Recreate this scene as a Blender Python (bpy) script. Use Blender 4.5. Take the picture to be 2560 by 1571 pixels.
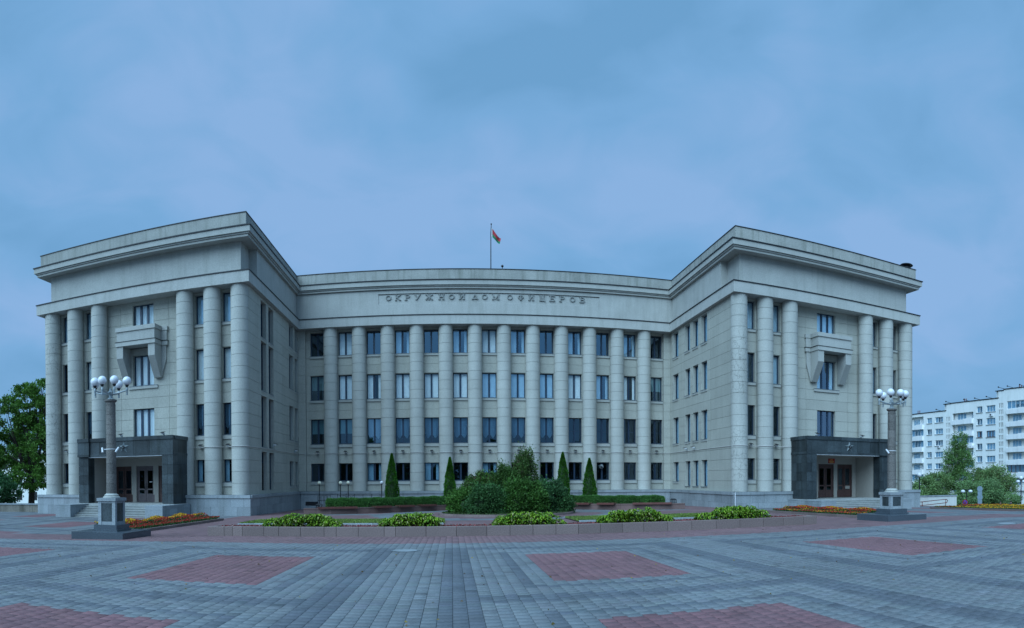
import bpy, math, random
import numpy as np
from mathutils import Vector
PI = math.pi
SC = bpy.context.scene
C = SC.collection
for _o in list(bpy.data.objects): bpy.data.objects.remove(_o)

# ------------------------------------------------------------------ camera (a stitched panorama: cylindrical lens)
F_, X0, YH, PITCH, ROLL, HC = 1584.093, 1130.278, 1213.489, 0.0074557, 0.00527002, 1.65
cd = bpy.data.cameras.new('camera'); cam = bpy.data.objects.new('camera', cd); C.objects.link(cam)
cd.type = 'PANO'; cd.panorama_type = 'CENTRAL_CYLINDRICAL'
cd.central_cylindrical_radius = 1.0
cd.central_cylindrical_range_u_min = (0 - X0) / F_
cd.central_cylindrical_range_u_max = (2560 - X0) / F_
cd.central_cylindrical_range_v_min = (YH - 1571) / F_
cd.central_cylindrical_range_v_max = YH / F_
cd.clip_start = 0.1; cd.clip_end = 3000
cam.location = (0, 0, HC)
from mathutils import Matrix
cp, sp, cr, sr = math.cos(PITCH), math.sin(PITCH), math.cos(ROLL), math.sin(ROLL)
Rp = Matrix(((1,0,0),(0,cp,-sp),(0,sp,cp))); Rr = Matrix(((cr,0,-sr),(0,1,0),(sr,0,cr)))
W2C = Rr @ Rp                       # world -> (right, forward, up)
B2C = Matrix(((1,0,0),(0,0,-1),(0,1,0)))   # blender camera local (x right, y up, -z forward) -> (right, fwd, up)
cam.rotation_euler = (W2C.transposed() @ B2C).to_euler()
SC.camera = cam

# ------------------------------------------------------------------ sky and sun
SUN_EL, SUN_AZ = 47, 216            # degrees; azimuth clockwise from +Y (behind the camera, slightly left)
w = bpy.data.worlds.new('World'); SC.world = w; w.use_nodes = True
nt = w.node_tree; nt.nodes.clear(); N = nt.nodes; L = nt.links
out = N.new('ShaderNodeOutputWorld'); bg = N.new('ShaderNodeBackground'); L.new(bg.outputs[0], out.inputs[0])
sky = N.new('ShaderNodeTexSky'); sky.sky_type = 'NISHITA'; sky.sun_disc = False
sky.sun_elevation = math.radians(SUN_EL); sky.sun_rotation = math.radians(SUN_AZ); sky.air_density = 1.2; sky.dust_density = 1.0
tc = N.new('ShaderNodeTexCoord'); sep = N.new('ShaderNodeSeparateXYZ'); L.new(tc.outputs['Generated'], sep.inputs[0])
def wm(op, a, b=None, c=None):
    n = N.new('ShaderNodeMath'); n.operation = op
    for i, v in enumerate((a, b, c)):
        if v is None: continue
        if isinstance(v, (int, float)): n.inputs[i].default_value = v
        else: L.new(v, n.inputs[i])
    return n.outputs[0]
zz = wm('ADD', wm('MAXIMUM', sep.outputs[2], 0.0), 0.16)
cx = wm('DIVIDE', sep.outputs[0], zz); cy = wm('DIVIDE', sep.outputs[1], zz)
cmb = N.new('ShaderNodeCombineXYZ'); L.new(cx, cmb.inputs[0]); L.new(cy, cmb.inputs[1])
mp = N.new('ShaderNodeMapping'); mp.inputs['Rotation'].default_value = (0.0, 0.35, 0.0); mp.inputs['Scale'].default_value = (1.0, 1.0, 1.9); L.new(tc.outputs['Generated'], mp.inputs[0])
def wnoise(scale, det, rough, off, dist=0.0):
    n = N.new('ShaderNodeTexNoise'); n.inputs['Scale'].default_value = scale; n.inputs['Detail'].default_value = det
    n.inputs['Roughness'].default_value = rough; n.inputs['Distortion'].default_value = dist
    m2 = N.new('ShaderNodeMapping'); m2.inputs['Location'].default_value = (off, off * .7, 0); L.new(mp.outputs[0], m2.inputs[0]); L.new(m2.outputs[0], n.inputs['Vector'])
    return n.outputs['Fac']
nmix = wm('ADD', wm('MULTIPLY', wnoise(1.9, 3.5, 0.45, 2.3, 0.5), 0.72), wm('MULTIPLY', wnoise(6.0, 5, 0.5, 9.0, 0.6), 0.28))
rp = N.new('ShaderNodeValToRGB'); L.new(nmix, rp.inputs[0])
e = rp.color_ramp.elements
e[0].position = 0.41; e[0].color = (0.145, 0.345, 0.60, 1)
e[1].position = 0.60; e[1].color = (0.245, 0.432, 0.725, 1)
e2 = rp.color_ramp.elements.new(0.5); e2.color = (0.18, 0.392, 0.675, 1)
# thin dark cloud bank close to the horizon
hz = N.new('ShaderNodeMapRange'); hz.inputs['From Min'].default_value = 0.0; hz.inputs['From Max'].default_value = 0.24
hz.inputs['To Min'].default_value = 0.98; hz.inputs['To Max'].default_value = 1.0; L.new(sep.outputs[2], hz.inputs['Value'])
vm = N.new('ShaderNodeVectorMath'); vm.operation = 'SCALE'; L.new(rp.outputs[0], vm.inputs[0]); L.new(hz.outputs[0], vm.inputs['Scale'])
vs = N.new('ShaderNodeVectorMath'); vs.operation = 'SCALE'; L.new(sky.outputs[0], vs.inputs[0]); vs.inputs['Scale'].default_value = 0.006
va = N.new('ShaderNodeVectorMath'); va.operation = 'ADD'; L.new(vm.outputs[0], va.inputs[0]); L.new(vs.outputs[0], va.inputs[1])
L.new(va.outputs[0], bg.inputs[0]); bg.inputs[1].default_value = 1.0
sd = bpy.data.lights.new('sun', 'SUN'); sun = bpy.data.objects.new('sun', sd); C.objects.link(sun)
sd.energy = 4.9; sd.angle = math.radians(64); sd.color = (0.52, 0.77, 0.98)
_az, _el = math.radians(SUN_AZ), math.radians(SUN_EL)
sdir = Vector((math.sin(_az) * math.cos(_el), math.cos(_az) * math.cos(_el), math.sin(_el)))
sun.rotation_euler = sdir.to_track_quat('Z', 'Y').to_euler(); sun.location = (-20, -40, 60)
SC.view_settings.view_transform = 'Standard'; SC.view_settings.look = 'None'; SC.view_settings.gamma = 1; SC.view_settings.exposure = 0.0
SC.view_settings.use_curve_mapping = False
SC.render.engine = 'CYCLES'; SC.cycles.max_bounces = 6; SC.cycles.transparent_max_bounces = 10
try: SC.cycles.use_denoising = True
except Exception: pass

# ------------------------------------------------------------------ materials
MATS = {}
def newmat(name):
    m = bpy.data.materials.new(name); m.use_nodes = True; t = m.node_tree; t.nodes.clear(); MATS[name] = m
    o = t.nodes.new('ShaderNodeOutputMaterial'); p = t.nodes.new('ShaderNodeBsdfPrincipled'); t.links.new(p.outputs[0], o.inputs[0])
    return m, t, p, o
def col(c): return (c[0], c[1], c[2], 1)
def node(t, kind, **kw):
    n = t.nodes.new('ShaderNode' + kind)
    for k, v in kw.items():
        if k in n.inputs: n.inputs[k].default_value = v
        else: setattr(n, k, v)
    return n
def mul(t, a, b, f=1.0):
    n = t.nodes.new('ShaderNodeMix'); n.data_type = 'RGBA'; n.blend_type = 'MULTIPLY'; n.inputs[0].default_value = f
    t.links.new(a, n.inputs[6]); t.links.new(b, n.inputs[7]); return n.outputs[2]
def ramp(t, src, stops):
    r = t.nodes.new('ShaderNodeValToRGB'); t.links.new(src, r.inputs[0]); el = r.color_ramp.elements
    el[0].position, el[0].color = stops[0][0], col(stops[0][1]); el[1].position, el[1].color = stops[-1][0], col(stops[-1][1])
    for p, c in stops[1:-1]:
        k = el.new(p); k.color = col(c)
    return r.outputs[0]
def g3(v): return (v, v, v)
def stone(name, base, mottle=.12, speck=.12, rough=.85, streak=.0, crack=0.0, rand=.05, speck_scale=14, bump=.25, spec=.3):
    m, t, p, o = newmat(name)
    geo = node(t, 'NewGeometry'); pos = geo.outputs['Position']
    rgb = node(t, 'RGB'); rgb.outputs[0].default_value = col(base); c = rgb.outputs[0]
    n1 = node(t, 'TexNoise', Scale=.55, Detail=4.0, Roughness=.6); t.links.new(pos, n1.inputs['Vector'])
    c = mul(t, c, ramp(t, n1.outputs['Fac'], [(.3, g3(1 - mottle)), (.7, g3(1 + mottle * .5))]))
    n2 = node(t, 'TexNoise', Scale=float(speck_scale), Detail=2.0, Roughness=.7); t.links.new(pos, n2.inputs['Vector'])
    c = mul(t, c, ramp(t, n2.outputs['Fac'], [(.32, g3(1 - speck)), (.68, g3(1 + speck))]))
    if streak:
        mpn = node(t, 'Mapping'); mpn.inputs['Scale'].default_value = (1.6, 1.6, .14); t.links.new(pos, mpn.inputs[0])
        n3 = node(t, 'TexNoise', Scale=1.5, Detail=4.0, Roughness=.65); t.links.new(mpn.outputs[0], n3.inputs['Vector'])
        c = mul(t, c, ramp(t, n3.outputs['Fac'], [(.30, (1 - streak, 1 - streak * .95, 1 - streak * 1.05)), (.52, g3(1))]))
    if crack:
        nd = node(t, 'TexNoise', Scale=1.3, Detail=2.0); t.links.new(pos, nd.inputs['Vector'])
        ad = t.nodes.new('ShaderNodeVectorMath'); ad.operation = 'ADD'; t.links.new(pos, ad.inputs[0]); t.links.new(nd.outputs['Color'], ad.inputs[1])
        vo = node(t, 'TexVoronoi', Scale=2.5); vo.feature = 'DISTANCE_TO_EDGE'; t.links.new(ad.outputs[0], vo.inputs['Vector'])
        nm = node(t, 'TexNoise', Scale=.45, Detail=1.0); t.links.new(pos, nm.inputs['Vector'])
        a = ramp(t, vo.outputs['Distance'], [(.0, g3(1 - crack)), (.028, g3(1 - crack * .6)), (.04, g3(1))])
        fac = ramp(t, nm.outputs['Fac'], [(.44, g3(0)), (.5, g3(1))])
        mx = t.nodes.new('ShaderNodeMix'); mx.data_type = 'RGBA'; t.links.new(fac, mx.inputs[0]); mx.inputs[6].default_value = (1, 1, 1, 1); t.links.new(a, mx.inputs[7])
        c = mul(t, c, mx.outputs[2])
    if rand:
        oi = node(t, 'ObjectInfo'); c = mul(t, c, ramp(t, oi.outputs['Random'], [(0, g3(1 - rand)), (1, g3(1 + rand))]))
    t.links.new(c, p.inputs['Base Color']); p.inputs['Roughness'].default_value = rough
    p.inputs['Specular IOR Level'].default_value = spec
    if bump:
        b = node(t, 'Bump', Strength=bump, Distance=.02); t.links.new(n2.outputs['Fac'], b.inputs['Height']); t.links.new(b.outputs[0], p.inputs['Normal'])
    return m
def plain(name, base, rough=.6, metal=0., spec=.4, var=.1, rand=0., scale=6.):
    m, t, p, o = newmat(name)
    geo = node(t, 'NewGeometry')
    n = node(t, 'TexNoise', Scale=scale, Detail=3.0); t.links.new(geo.outputs['Position'], n.inputs['Vector'])
    rgb = node(t, 'RGB'); rgb.outputs[0].default_value = col(base)
    c = mul(t, rgb.outputs[0], ramp(t, n.outputs['Fac'], [(.3, g3(1 - var)), (.7, g3(1 + var))]))
    if rand:
        oi = node(t, 'ObjectInfo'); c = mul(t, c, ramp(t, oi.outputs['Random'], [(0, g3(1 - rand)), (1, g3(1 + rand))]))
    t.links.new(c, p.inputs['Base Color']); p.inputs['Roughness'].default_value = rough; p.inputs['Metallic'].default_value = metal
    p.inputs['Specular IOR Level'].default_value = spec
    return m
def attrmat(name, rough=.8, noise=.1, nscale=9., rand=.0, trans=0., spec=.25, bump=0.):
    m, t, p, o = newmat(name)
    at = node(t, 'Attribute'); at.attribute_name = 'Col'; c = at.outputs['Color']
    geo = node(t, 'NewGeometry')
    n = node(t, 'TexNoise', Scale=nscale, Detail=4.0, Roughness=.65); t.links.new(geo.outputs['Position'], n.inputs['Vector'])
    c = mul(t, c, ramp(t, n.outputs['Fac'], [(.3, g3(1 - noise)), (.7, g3(1 + noise))]))
    if name == 'paving':
        ns = node(t, 'TexNoise', Scale=1.1, Detail=6.0, Roughness=.7, Distortion=.8); t.links.new(geo.outputs['Position'], ns.inputs['Vector'])
        c = mul(t, c, ramp(t, ns.outputs['Fac'], [(.34, g3(.80)), (.46, g3(1)), (.64, g3(1)), (.74, g3(1.12))]))
        nb = node(t, 'TexNoise', Scale=.35, Detail=3.0); t.links.new(geo.outputs['Position'], nb.inputs['Vector'])
        c = mul(t, c, ramp(t, nb.outputs['Fac'], [(.3, g3(.84)), (.7, g3(1.1))]))
    if rand:
        oi = node(t, 'ObjectInfo'); c = mul(t, c, ramp(t, oi.outputs['Random'], [(0, g3(1 - rand)), (1, g3(1 + rand))]))
    t.links.new(c, p.inputs['Base Color']); p.inputs['Roughness'].default_value = rough; p.inputs['Specular IOR Level'].default_value = spec
    if bump:
        b = node(t, 'Bump', Strength=bump, Distance=.01); t.links.new(n.outputs['Fac'], b.inputs['Height']); t.links.new(b.outputs[0], p.inputs['Normal'])
    if trans:
        tr = node(t, 'BsdfTranslucent'); t.links.new(c, tr.inputs[0]); ms = node(t, 'MixShader'); ms.inputs[0].default_value = trans
        t.links.new(p.outputs[0], ms.inputs[1]); t.links.new(tr.outputs[0], ms.inputs[2]); t.links.new(ms.outputs[0], o.inputs[0])
    return m
M_CONC = stone('concrete', (.385, .39, .365), mottle=.09, speck=.09, streak=.08)
M_WALL = stone('concrete_wall', (.395, .392, .345), mottle=.09, speck=.12, streak=.09, rand=.05)
M_DRUM = stone('concrete_drum', (.415, .418, .385), mottle=.08, speck=.09, streak=.05, rand=.03)
M_CRACK = stone('concrete_cracked', (.415, .418, .385), mottle=.10, speck=.10, streak=.10, rand=.04, crack=.38)
M_FRZ = stone('frieze_plaster', (.415, .42, .395), mottle=.10, speck=.10, streak=.14, rand=0)
M_PAR = stone('parapet_plaster', (.34, .345, .32), mottle=.16, speck=.14, streak=.3, rand=0)
M_GRAN = stone('grey_granite', (.27, .30, .32), mottle=.14, speck=.2, rough=.6, streak=.2, rand=.12, speck_scale=22, bump=.1)
M_DGRAN = stone('dark_granite', (.045, .058, .064), mottle=.5, speck=.3, rough=.42, streak=.45, rand=.35, speck_scale=18, bump=.05, spec=.35)
M_PGRAN = stone('pink_granite', (.185, .138, .130), mottle=.12, speck=.28, rough=.6, rand=.13, speck_scale=30, bump=.1)
M_RGRAN = stone('red_granite', (.17, .105, .095), mottle=.15, speck=.3, rough=.5, rand=.12, speck_scale=30, bump=.1)
M_BGRAN = stone('polished_dark_granite', (.062, .080, .098), mottle=.1, speck=.35, rough=.3, rand=.05, speck_scale=34, bump=.03, spec=.5)
M_STARM = stone('star_granite', (.15, .18, .19), mottle=.2, speck=.2, rough=.4, rand=0)
M_SHAFT = stone('shaft_granite', (.145, .135, .125), mottle=.2, speck=.4, rough=.7, rand=.14, speck_scale=26)
M_STEP = stone('step_stone', (.30, .31, .30), mottle=.2, speck=.15, rough=.6, streak=.2, rand=.06, speck_scale=20)
M_PLAST = stone('porch_plaster', (.36, .335, .30), mottle=.08, speck=.04, rand=0)
M_LETT = stone('letter_plaster', (.26, .27, .26), mottle=.1, speck=.1, streak=.2, rand=0)  # wall plaster darkened: the letters' shadowed outlines are put into their colour
M_WWALL = stone('white_wall', (.62, .62, .58), mottle=.1, speck=.05, streak=.15, rand=0)
M_APT = stone('apartment_render', (.84, .85, .83), mottle=.05, speck=.03, streak=.10, rand=0)
M_BALC = stone('balcony_white', (.84, .84, .84), mottle=.05, speck=.03, streak=.1, rand=.03)
M_LWALL = stone('old_wall_stone', (.22, .20, .17), mottle=.25, speck=.2, streak=.4, rand=.1)
M_FLASH = plain('flashing_metal', (.025, .028, .032), rough=.5, metal=.4)
M_FRAME = plain('window_frame_blue', (.020, .040, .075), rough=.35)
M_WFRAME = plain('white_frame', (.72, .74, .75), rough=.4)
M_BFRAME = plain('brown_frame', (.13, .045, .03), rough=.4)
M_SILL = plain('sill_metal', (.13, .16, .19), rough=.4, metal=.3)
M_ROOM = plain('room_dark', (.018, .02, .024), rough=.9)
M_CURT = plain('curtain_white', (.84, .88, .88), rough=.9, var=.04)
M_SWAG = plain('swag_curtain', (.34, .42, .48), rough=.9, var=.06)
M_BLIND = plain('blind_green', (.40, .50, .46), rough=.9, var=.04)
M_RCURT = plain('red_curtain', (.22, .05, .07), rough=.9)
M_DOOR = plain('door_brown', (.085, .045, .04), rough=.5)
M_DOORG = plain('door_grey_brown', (.13, .105, .11), rough=.5)
M_BLACK = plain('black_metal', (.012, .013, .016), rough=.45)
M_STEEL = plain('painted_steel', (.32, .37, .39), rough=.45, metal=.2)
M_RUST = plain('rusty_brass', (.25, .13, .05), rough=.6)
M_RED = plain('red_railing', (.16, .035, .025), rough=.5)
M_GLOBE = plain('milk_glass', (.70, .72, .76), rough=.25, spec=.5, var=.01)
M_GLOBY = plain('yellowed_glass', (.74, .72, .56), rough=.3, var=.02)
M_CABLE = plain('cable_grey', (.46, .44, .42), rough=.6)
M_WHITE = plain('white_plastic', (.66, .68, .70), rough=.4)
M_SIGNR = plain('sign_red', (.36, .02, .02), rough=.4)
M_SIGNY = plain('sign_yellow', (.75, .55, .15), rough=.5)
M_SIGNB = plain('sign_back_grey', (.22, .30, .36), rough=.4, metal=.3)
M_SIGNBL = plain('sign_blue', (.02, .07, .42), rough=.4)
M_FLAGR = plain('flag_red', (.34, .03, .04), rough=.8)
M_FLAGG = plain('flag_green', (.01, .16, .07), rough=.8)
M_MULCH = attrmat('mulch', noise=.3)
M_WOODR = plain('bench_wood', (.12, .040, .032), rough=.55, var=.2)
M_GRASS = attrmat('grass_blades', noise=.2, trans=.2)
M_LEAF = attrmat('leaves', rough=.6, noise=.12, trans=.25)
M_PETAL = attrmat('petals', rough=.7, noise=.1, trans=.2)
M_BARK = stone('bark', (.045, .038, .030), mottle=.3, speck=.3, rand=0)
M_BIRCH = stone('birch_bark', (.40, .39, .36), mottle=.4, speck=.3, rand=0)
M_PAVE = attrmat('paving', rough=.72, noise=.16, nscale=22., rand=.07, spec=.35, bump=.15)
M_JOINT = plain('paving_joint', (.08, .09, .095), rough=.95, var=.2, scale=3.)
M_SOIL = plain('soil', (.05, .04, .03), rough=.95, var=.3)
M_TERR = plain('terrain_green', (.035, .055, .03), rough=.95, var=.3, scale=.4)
M_IRON = plain('cast_iron', (.16, .19, .21), rough=.6, metal=.3, var=.25)
M_SKIN = plain('skin', (.45, .27, .19), rough=.6)
M_HAIR = plain('hair_dark', (.02, .014, .012), rough=.7)
M_SHIRTR = plain('dark_red_shirt', (.12, .03, .04), rough=.8)
M_SHIRTB = plain('navy_jacket', (.02, .03, .07), rough=.8)
def glass(name, fac, tint):
    m, t, p, o = newmat(name)
    p.inputs['Base Color'].default_value = col(tint); p.inputs['Roughness'].default_value = .02
    gl = node(t, 'BsdfGlossy', Roughness=.015); gl.inputs[0].default_value = (.60, .82, 1, 1)
    tr = node(t, 'BsdfTransparent'); tr.inputs[0].default_value = col(tint)
    geo = node(t, 'NewGeometry'); nn = node(t, 'TexNoise', Scale=.9, Detail=1.0); t.links.new(geo.outputs['Position'], nn.inputs['Vector'])
    b = node(t, 'Bump', Strength=.05, Distance=.05); t.links.new(nn.outputs['Fac'], b.inputs['Height']); t.links.new(b.outputs[0], gl.inputs['Normal'])
    lw = node(t, 'LayerWeight', Blend=.25); ma = t.nodes.new('ShaderNodeMath'); ma.operation = 'MULTIPLY_ADD'
    t.links.new(lw.outputs['Fresnel'], ma.inputs[0]); ma.inputs[1].default_value = .55; ma.inputs[2].default_value = fac; ma.use_clamp = True
    ms = node(t, 'MixShader'); t.links.new(ma.outputs[0], ms.inputs[0]); t.links.new(tr.outputs[0], ms.inputs[1]); t.links.new(gl.outputs[0], ms.inputs[2])
    t.links.new(ms.outputs[0], o.inputs[0]); t.nodes.remove(p)
    return m
M_GLASS = glass('window_glass', .27, (.80, .93, 1.0))
M_GLASSC = glass('window_glass_clear', .10, (.97, 1.0, 1.0))
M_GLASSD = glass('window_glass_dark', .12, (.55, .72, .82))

# ------------------------------------------------------------------ geometry helpers
class MB:
    def __init__(s): s.v = []; s.f = []; s.mi = []; s.m = 0
    def add(s, vs, fs):
        b = len(s.v); s.v += [tuple(v) for v in vs]; s.f += [tuple(b + i for i in f) for f in fs]; s.mi += [s.m] * len(fs); return s
    def box(s, x0, x1, y0, y1, z0, z1):
        if x0 > x1: x0, x1 = x1, x0
        if y0 > y1: y0, y1 = y1, y0
        return s.add([(x0,y0,z0),(x1,y0,z0),(x1,y1,z0),(x0,y1,z0),(x0,y0,z1),(x1,y0,z1),(x1,y1,z1),(x0,y1,z1)],
                     [(0,3,2,1),(4,5,6,7),(0,1,5,4),(1,2,6,5),(2,3,7,6),(3,0,4,7)])
    def quad(s, a, b, c, d): return s.add([a, b, c, d], [(0, 1, 2, 3)])
    def prism(s, pts, ax, lo, hi):
        """polygon pts (2D) extruded along axis ax ('x','y','z')"""
        n = len(pts)
        def P(p, h): return {'x': (h, p[0], p[1]), 'y': (p[0], h, p[1]), 'z': (p[0], p[1], h)}[ax]
        vs = [P(p, lo) for p in pts] + [P(p, hi) for p in pts]
        fs = [tuple(range(n - 1, -1, -1)), tuple(range(n, 2 * n))] + [(i, (i + 1) % n, n + (i + 1) % n, n + i) for i in range(n)]
        return s.add(vs, fs)
    def lathe(s, prof, cx=0, cy=0, seg=24, z=0):
        vs = []; n = len(prof)
        for r, h in prof:
            for k in range(seg):
                a = 2 * PI * k / seg; vs.append((cx + r * math.cos(a), cy + r * math.sin(a), z + h))
        fs = [(i * seg + k, i * seg + (k + 1) % seg, (i + 1) * seg + (k + 1) % seg, (i + 1) * seg + k) for i in range(n - 1) for k in range(seg)]
        fs += [tuple(range(seg - 1, -1, -1)), tuple(range((n - 1) * seg, n * seg))]
        return s.add(vs, fs)
    def sphere(s, c, r, seg=20, rings=12, sq=(1, 1, 1)):
        vs = []; fs = []
        for i in range(rings + 1):
            t = PI * i / rings
            for k in range(seg):
                a = 2 * PI * k / seg
                vs.append((c[0] + r * sq[0] * math.sin(t) * math.cos(a), c[1] + r * sq[1] * math.sin(t) * math.sin(a), c[2] + r * sq[2] * math.cos(t)))
        for i in range(rings):
            for k in range(seg): fs.append((i * seg + k, (i + 1) * seg + k, (i + 1) * seg + (k + 1) % seg, i * seg + (k + 1) % seg))
        return s.add(vs, fs)
    def tube(s, pts, r, seg=6, r2=None):
        pts = [Vector(p) for p in pts]; n = len(pts); vs = []; prev = None
        for i, p in enumerate(pts):
            d = (pts[min(i + 1, n - 1)] - pts[max(i - 1, 0)]).normalized()
            up = Vector((0, 0, 1)) if abs(d.z) < .9 else Vector((1, 0, 0))
            a = d.cross(up).normalized(); b = d.cross(a).normalized()
            rr = r if r2 is None else r + (r2 - r) * i / (n - 1)
            for k in range(seg):
                t = 2 * PI * k / seg; vs.append(p + (a * math.cos(t) + b * math.sin(t)) * rr)
        fs = [(i * seg + k, i * seg + (k + 1) % seg, (i + 1) * seg + (k + 1) % seg, (i + 1) * seg + k) for i in range(n - 1) for k in range(seg)]
        fs += [tuple(range(seg)), tuple(range(n * seg - 1, (n - 1) * seg - 1, -1))]
        return s.add(vs, fs)
    def mesh(s, name, mats, smooth=False):
        m = bpy.data.meshes.new(name); m.from_pydata(s.v, [], s.f)
        for x in (mats if isinstance(mats, (list, tuple)) else [mats]): m.materials.append(x)
        if len(m.materials) > 1: m.polygons.foreach_set('material_index', s.mi)
        if smooth:
            m.polygons.foreach_set('use_smooth', [True] * len(m.polygons))
            try: m.set_sharp_from_angle(angle=math.radians(40))
            except Exception: pass
        m.update(); return m
    def build(s, name, mats, parent=None, smooth=False, loc=None, rz=0):
        return place(name, s.mesh(name, mats, smooth), parent, loc, rz)
def place(name, mesh, parent=None, loc=None, rz=0, local=False):
    o = bpy.data.objects.new(name, mesh); C.objects.link(o)
    loc = Vector(loc or (0, 0, 0))
    if parent is not None:
        o.parent = parent
        if not local: loc = loc - WLOC[parent.name]
    o.location = loc; o.rotation_euler = (0, 0, rz); WLOC[o.name] = loc + (WLOC[parent.name] if (parent is not None and not local) else Vector((0, 0, 0)))
    return o
WLOC = {}
def tag(o, label=None, cat=None, group=None, kind=None):
    if label: o['label'] = label
    if cat: o['category'] = cat
    if group: o['group'] = group
    if kind: o['kind'] = kind
    return o
def thing(name, loc, label, cat, group=None, rz=0):
    o = bpy.data.objects.new(name, None); C.objects.link(o); o.location = loc; o.rotation_euler = (0, 0, rz); o.empty_display_size = .2
    WLOC[o.name] = Vector(loc); return tag(o, label, cat, group)
def copy_tree(root, loc, label=None, rz=None, group=None):
    r = root.copy(); C.objects.link(r); r.location = loc; WLOC[r.name] = Vector(loc)
    if rz is not None: r.rotation_euler = (0, 0, rz)
    if label: r['label'] = label
    if group: r['group'] = group
    for ch in list(root.children):
        c = ch.copy(); C.objects.link(c); c.parent = r
        for g in ch.children:
            d = g.copy(); C.objects.link(d); d.parent = c
    return r
def npmesh(name, verts, faces4, mat, cols=None, smooth=False):
    """verts (N,3), faces4 (M,4 or 3), cols per face (M,3)"""
    m = bpy.data.meshes.new(name); k = faces4.shape[1]
    m.vertices.add(len(verts)); m.vertices.foreach_set('co', verts.astype(np.float32).ravel())
    m.loops.add(len(faces4) * k); m.loops.foreach_set('vertex_index', faces4.astype(np.int32).ravel())
    m.polygons.add(len(faces4)); m.polygons.foreach_set('loop_start', np.arange(0, len(faces4) * k, k, dtype=np.int32))
    try: m.polygons.foreach_set('loop_total', np.full(len(faces4), k, dtype=np.int32))
    except Exception: pass
    if smooth: m.polygons.foreach_set('use_smooth', [True] * len(faces4))
    m.update(calc_edges=True)
    if cols is not None:
        a = m.color_attributes.new('Col', 'FLOAT_COLOR', 'CORNER')
        c = np.ones((len(faces4) * k, 4), np.float32); c[:, :3] = np.repeat(cols, k, axis=0); a.data.foreach_set('color', c.ravel())
    m.materials.append(mat); return m
rng = np.random.default_rng(7); random.seed(7)

# ------------------------------------------------------------------ ground height
GX, GY = .0064166, -.0137555
def G(x, y):
    g = GX * x + GY * y - .03 * min(max(x - 22, 0), 40)
    return g - .02 * min(max(-8 - x, 0), 12) * min(max((38 - y) / 15, 0), 1)
def Gn(x, y):
    g = GX * x + GY * y - .03 * np.clip(x - 22, 0, 40)
    return g - .02 * np.clip(-8 - x, 0, 12) * np.clip((38 - y) / 15, 0, 1)

# ------------------------------------------------------------------ building dimensions
XC = 3.087; XL, XR = -13.246, 19.420; XLO, XRO = -30.758, 37.024; YL, YR, YC = 40.171, 40.708, 54.152
ZT, ZCT, ZCB, ZFT, ZAT, ZAB, ZPL = 19.817, 18.760, 18.366, 18.041, 15.809, 15.033, .751
COURSE = (ZAB - ZPL) / 18
YBACK = 74.0

# ------------------------------------------------------------------ paving
GREY = np.array((.150, .163, .172)); DARK = np.array((.104, .116, .132)); REDP = np.array((.182, .092, .098)); REDB = np.array((.180, .104, .108))
def pattern(x, y):
    """0 grey, 1 dark, 2 red cell, 3 red band"""
    k = np.round((x - 3.05) / 7.76); dk = np.where(k == 0, 0, np.where(k == -1, -.4, -.2)); j = np.round((y - 13.4 - dk) / 8.0)
    dx = np.abs(x - 3.05 - 7.76 * k); dy = np.abs(y - 13.4 - dk - 8.0 * j)
    r = np.zeros(x.shape, int)
    r[(dx < 3.2) & (dy < 4.3) & ~((dx < 2.6) & (dy < 3.7))] = 1
    r[(dx < 1.85) & (dy < 2.97) & ~((dx < 1.65) & (dy < 2.77))] = 1
    r[(dx < 1.3) & (dy < 2.37)] = 2
    band = (y > 17.7) & (y < 19.2); r[band] = 0
    ax = np.abs(x - 3.1)
    r[(y >= 19.2) & (y < 22.4)] = 3
    r[(y >= 19.2) & (ax < 16.4)] = 3
    # grey oval walk round the middle bed
    rr = np.hypot((x - 3.4), (y - 41))
    r[(rr > 6.4) & (rr < 8.6) & (y > 33) & (y < 52)] = 0
    r[(y > 41.3) & (y < 43.0) & (ax < 13.2) & (rr > 5)] = 0
    return r
def paver_color(r, n):
    base = np.stack([GREY, DARK, REDP, REDB])[r]
    v = 1 + rng.normal(0, .055, (n, 1)); h = rng.normal(0, .012, (n, 3))
    c = base * v * (1 + h)
    odd = rng.random(n) < .03; c[odd] *= .72
    return np.clip(c, .01, 1)
S = .2; PVH = .03
bx, by = np.meshgrid(np.arange(-60, 86, .4), np.arange(-20, 58, .4), indexing='ij')
bx = bx.ravel(); by = by.ravel(); ccx, ccy = bx + .2, by + .2
edge_ok = ~((ccx > 40.5) & (ccy > 45.5 + (ccx - 40) * .10))
rad = np.hypot(ccx, ccy); ang = np.arctan2(ccx, ccy)
near = (rad > 6.0) & (rad < 24.5) & (ang > -.78) & (ang < .96) & (ccy < 21.8)
far = edge_ok & ~near
def quads(x0, y0, sx, sy, z):
    n = len(x0); v = np.empty((n, 4, 3)); v[:, 0] = np.stack([x0, y0, z(x0, y0)], 1); v[:, 1] = np.stack([x0 + sx, y0, z(x0 + sx, y0)], 1)
    v[:, 2] = np.stack([x0 + sx, y0 + sy, z(x0 + sx, y0 + sy)], 1); v[:, 3] = np.stack([x0, y0 + sy, z(x0, y0 + sy)], 1)
    return v.reshape(-1, 3), np.arange(4 * n).reshape(n, 4)
fx, fy = bx[far], by[far]
v, f = quads(fx, fy, .4, .4, Gn)
pc = paver_color(pattern(fx + .2, fy + .2), len(fx)) * .95
PLAZA = tag(place('plaza_pavement', npmesh('plaza_pavement', v, f, M_PAVE, pc)), kind='structure')
v, f = quads(bx[near], by[near], .4, .4, lambda x, y: Gn(x, y) - PVH * .6)
tag(place('pavement_bed', npmesh('pavement_bed', v, f, M_JOINT)), kind='structure')
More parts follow.
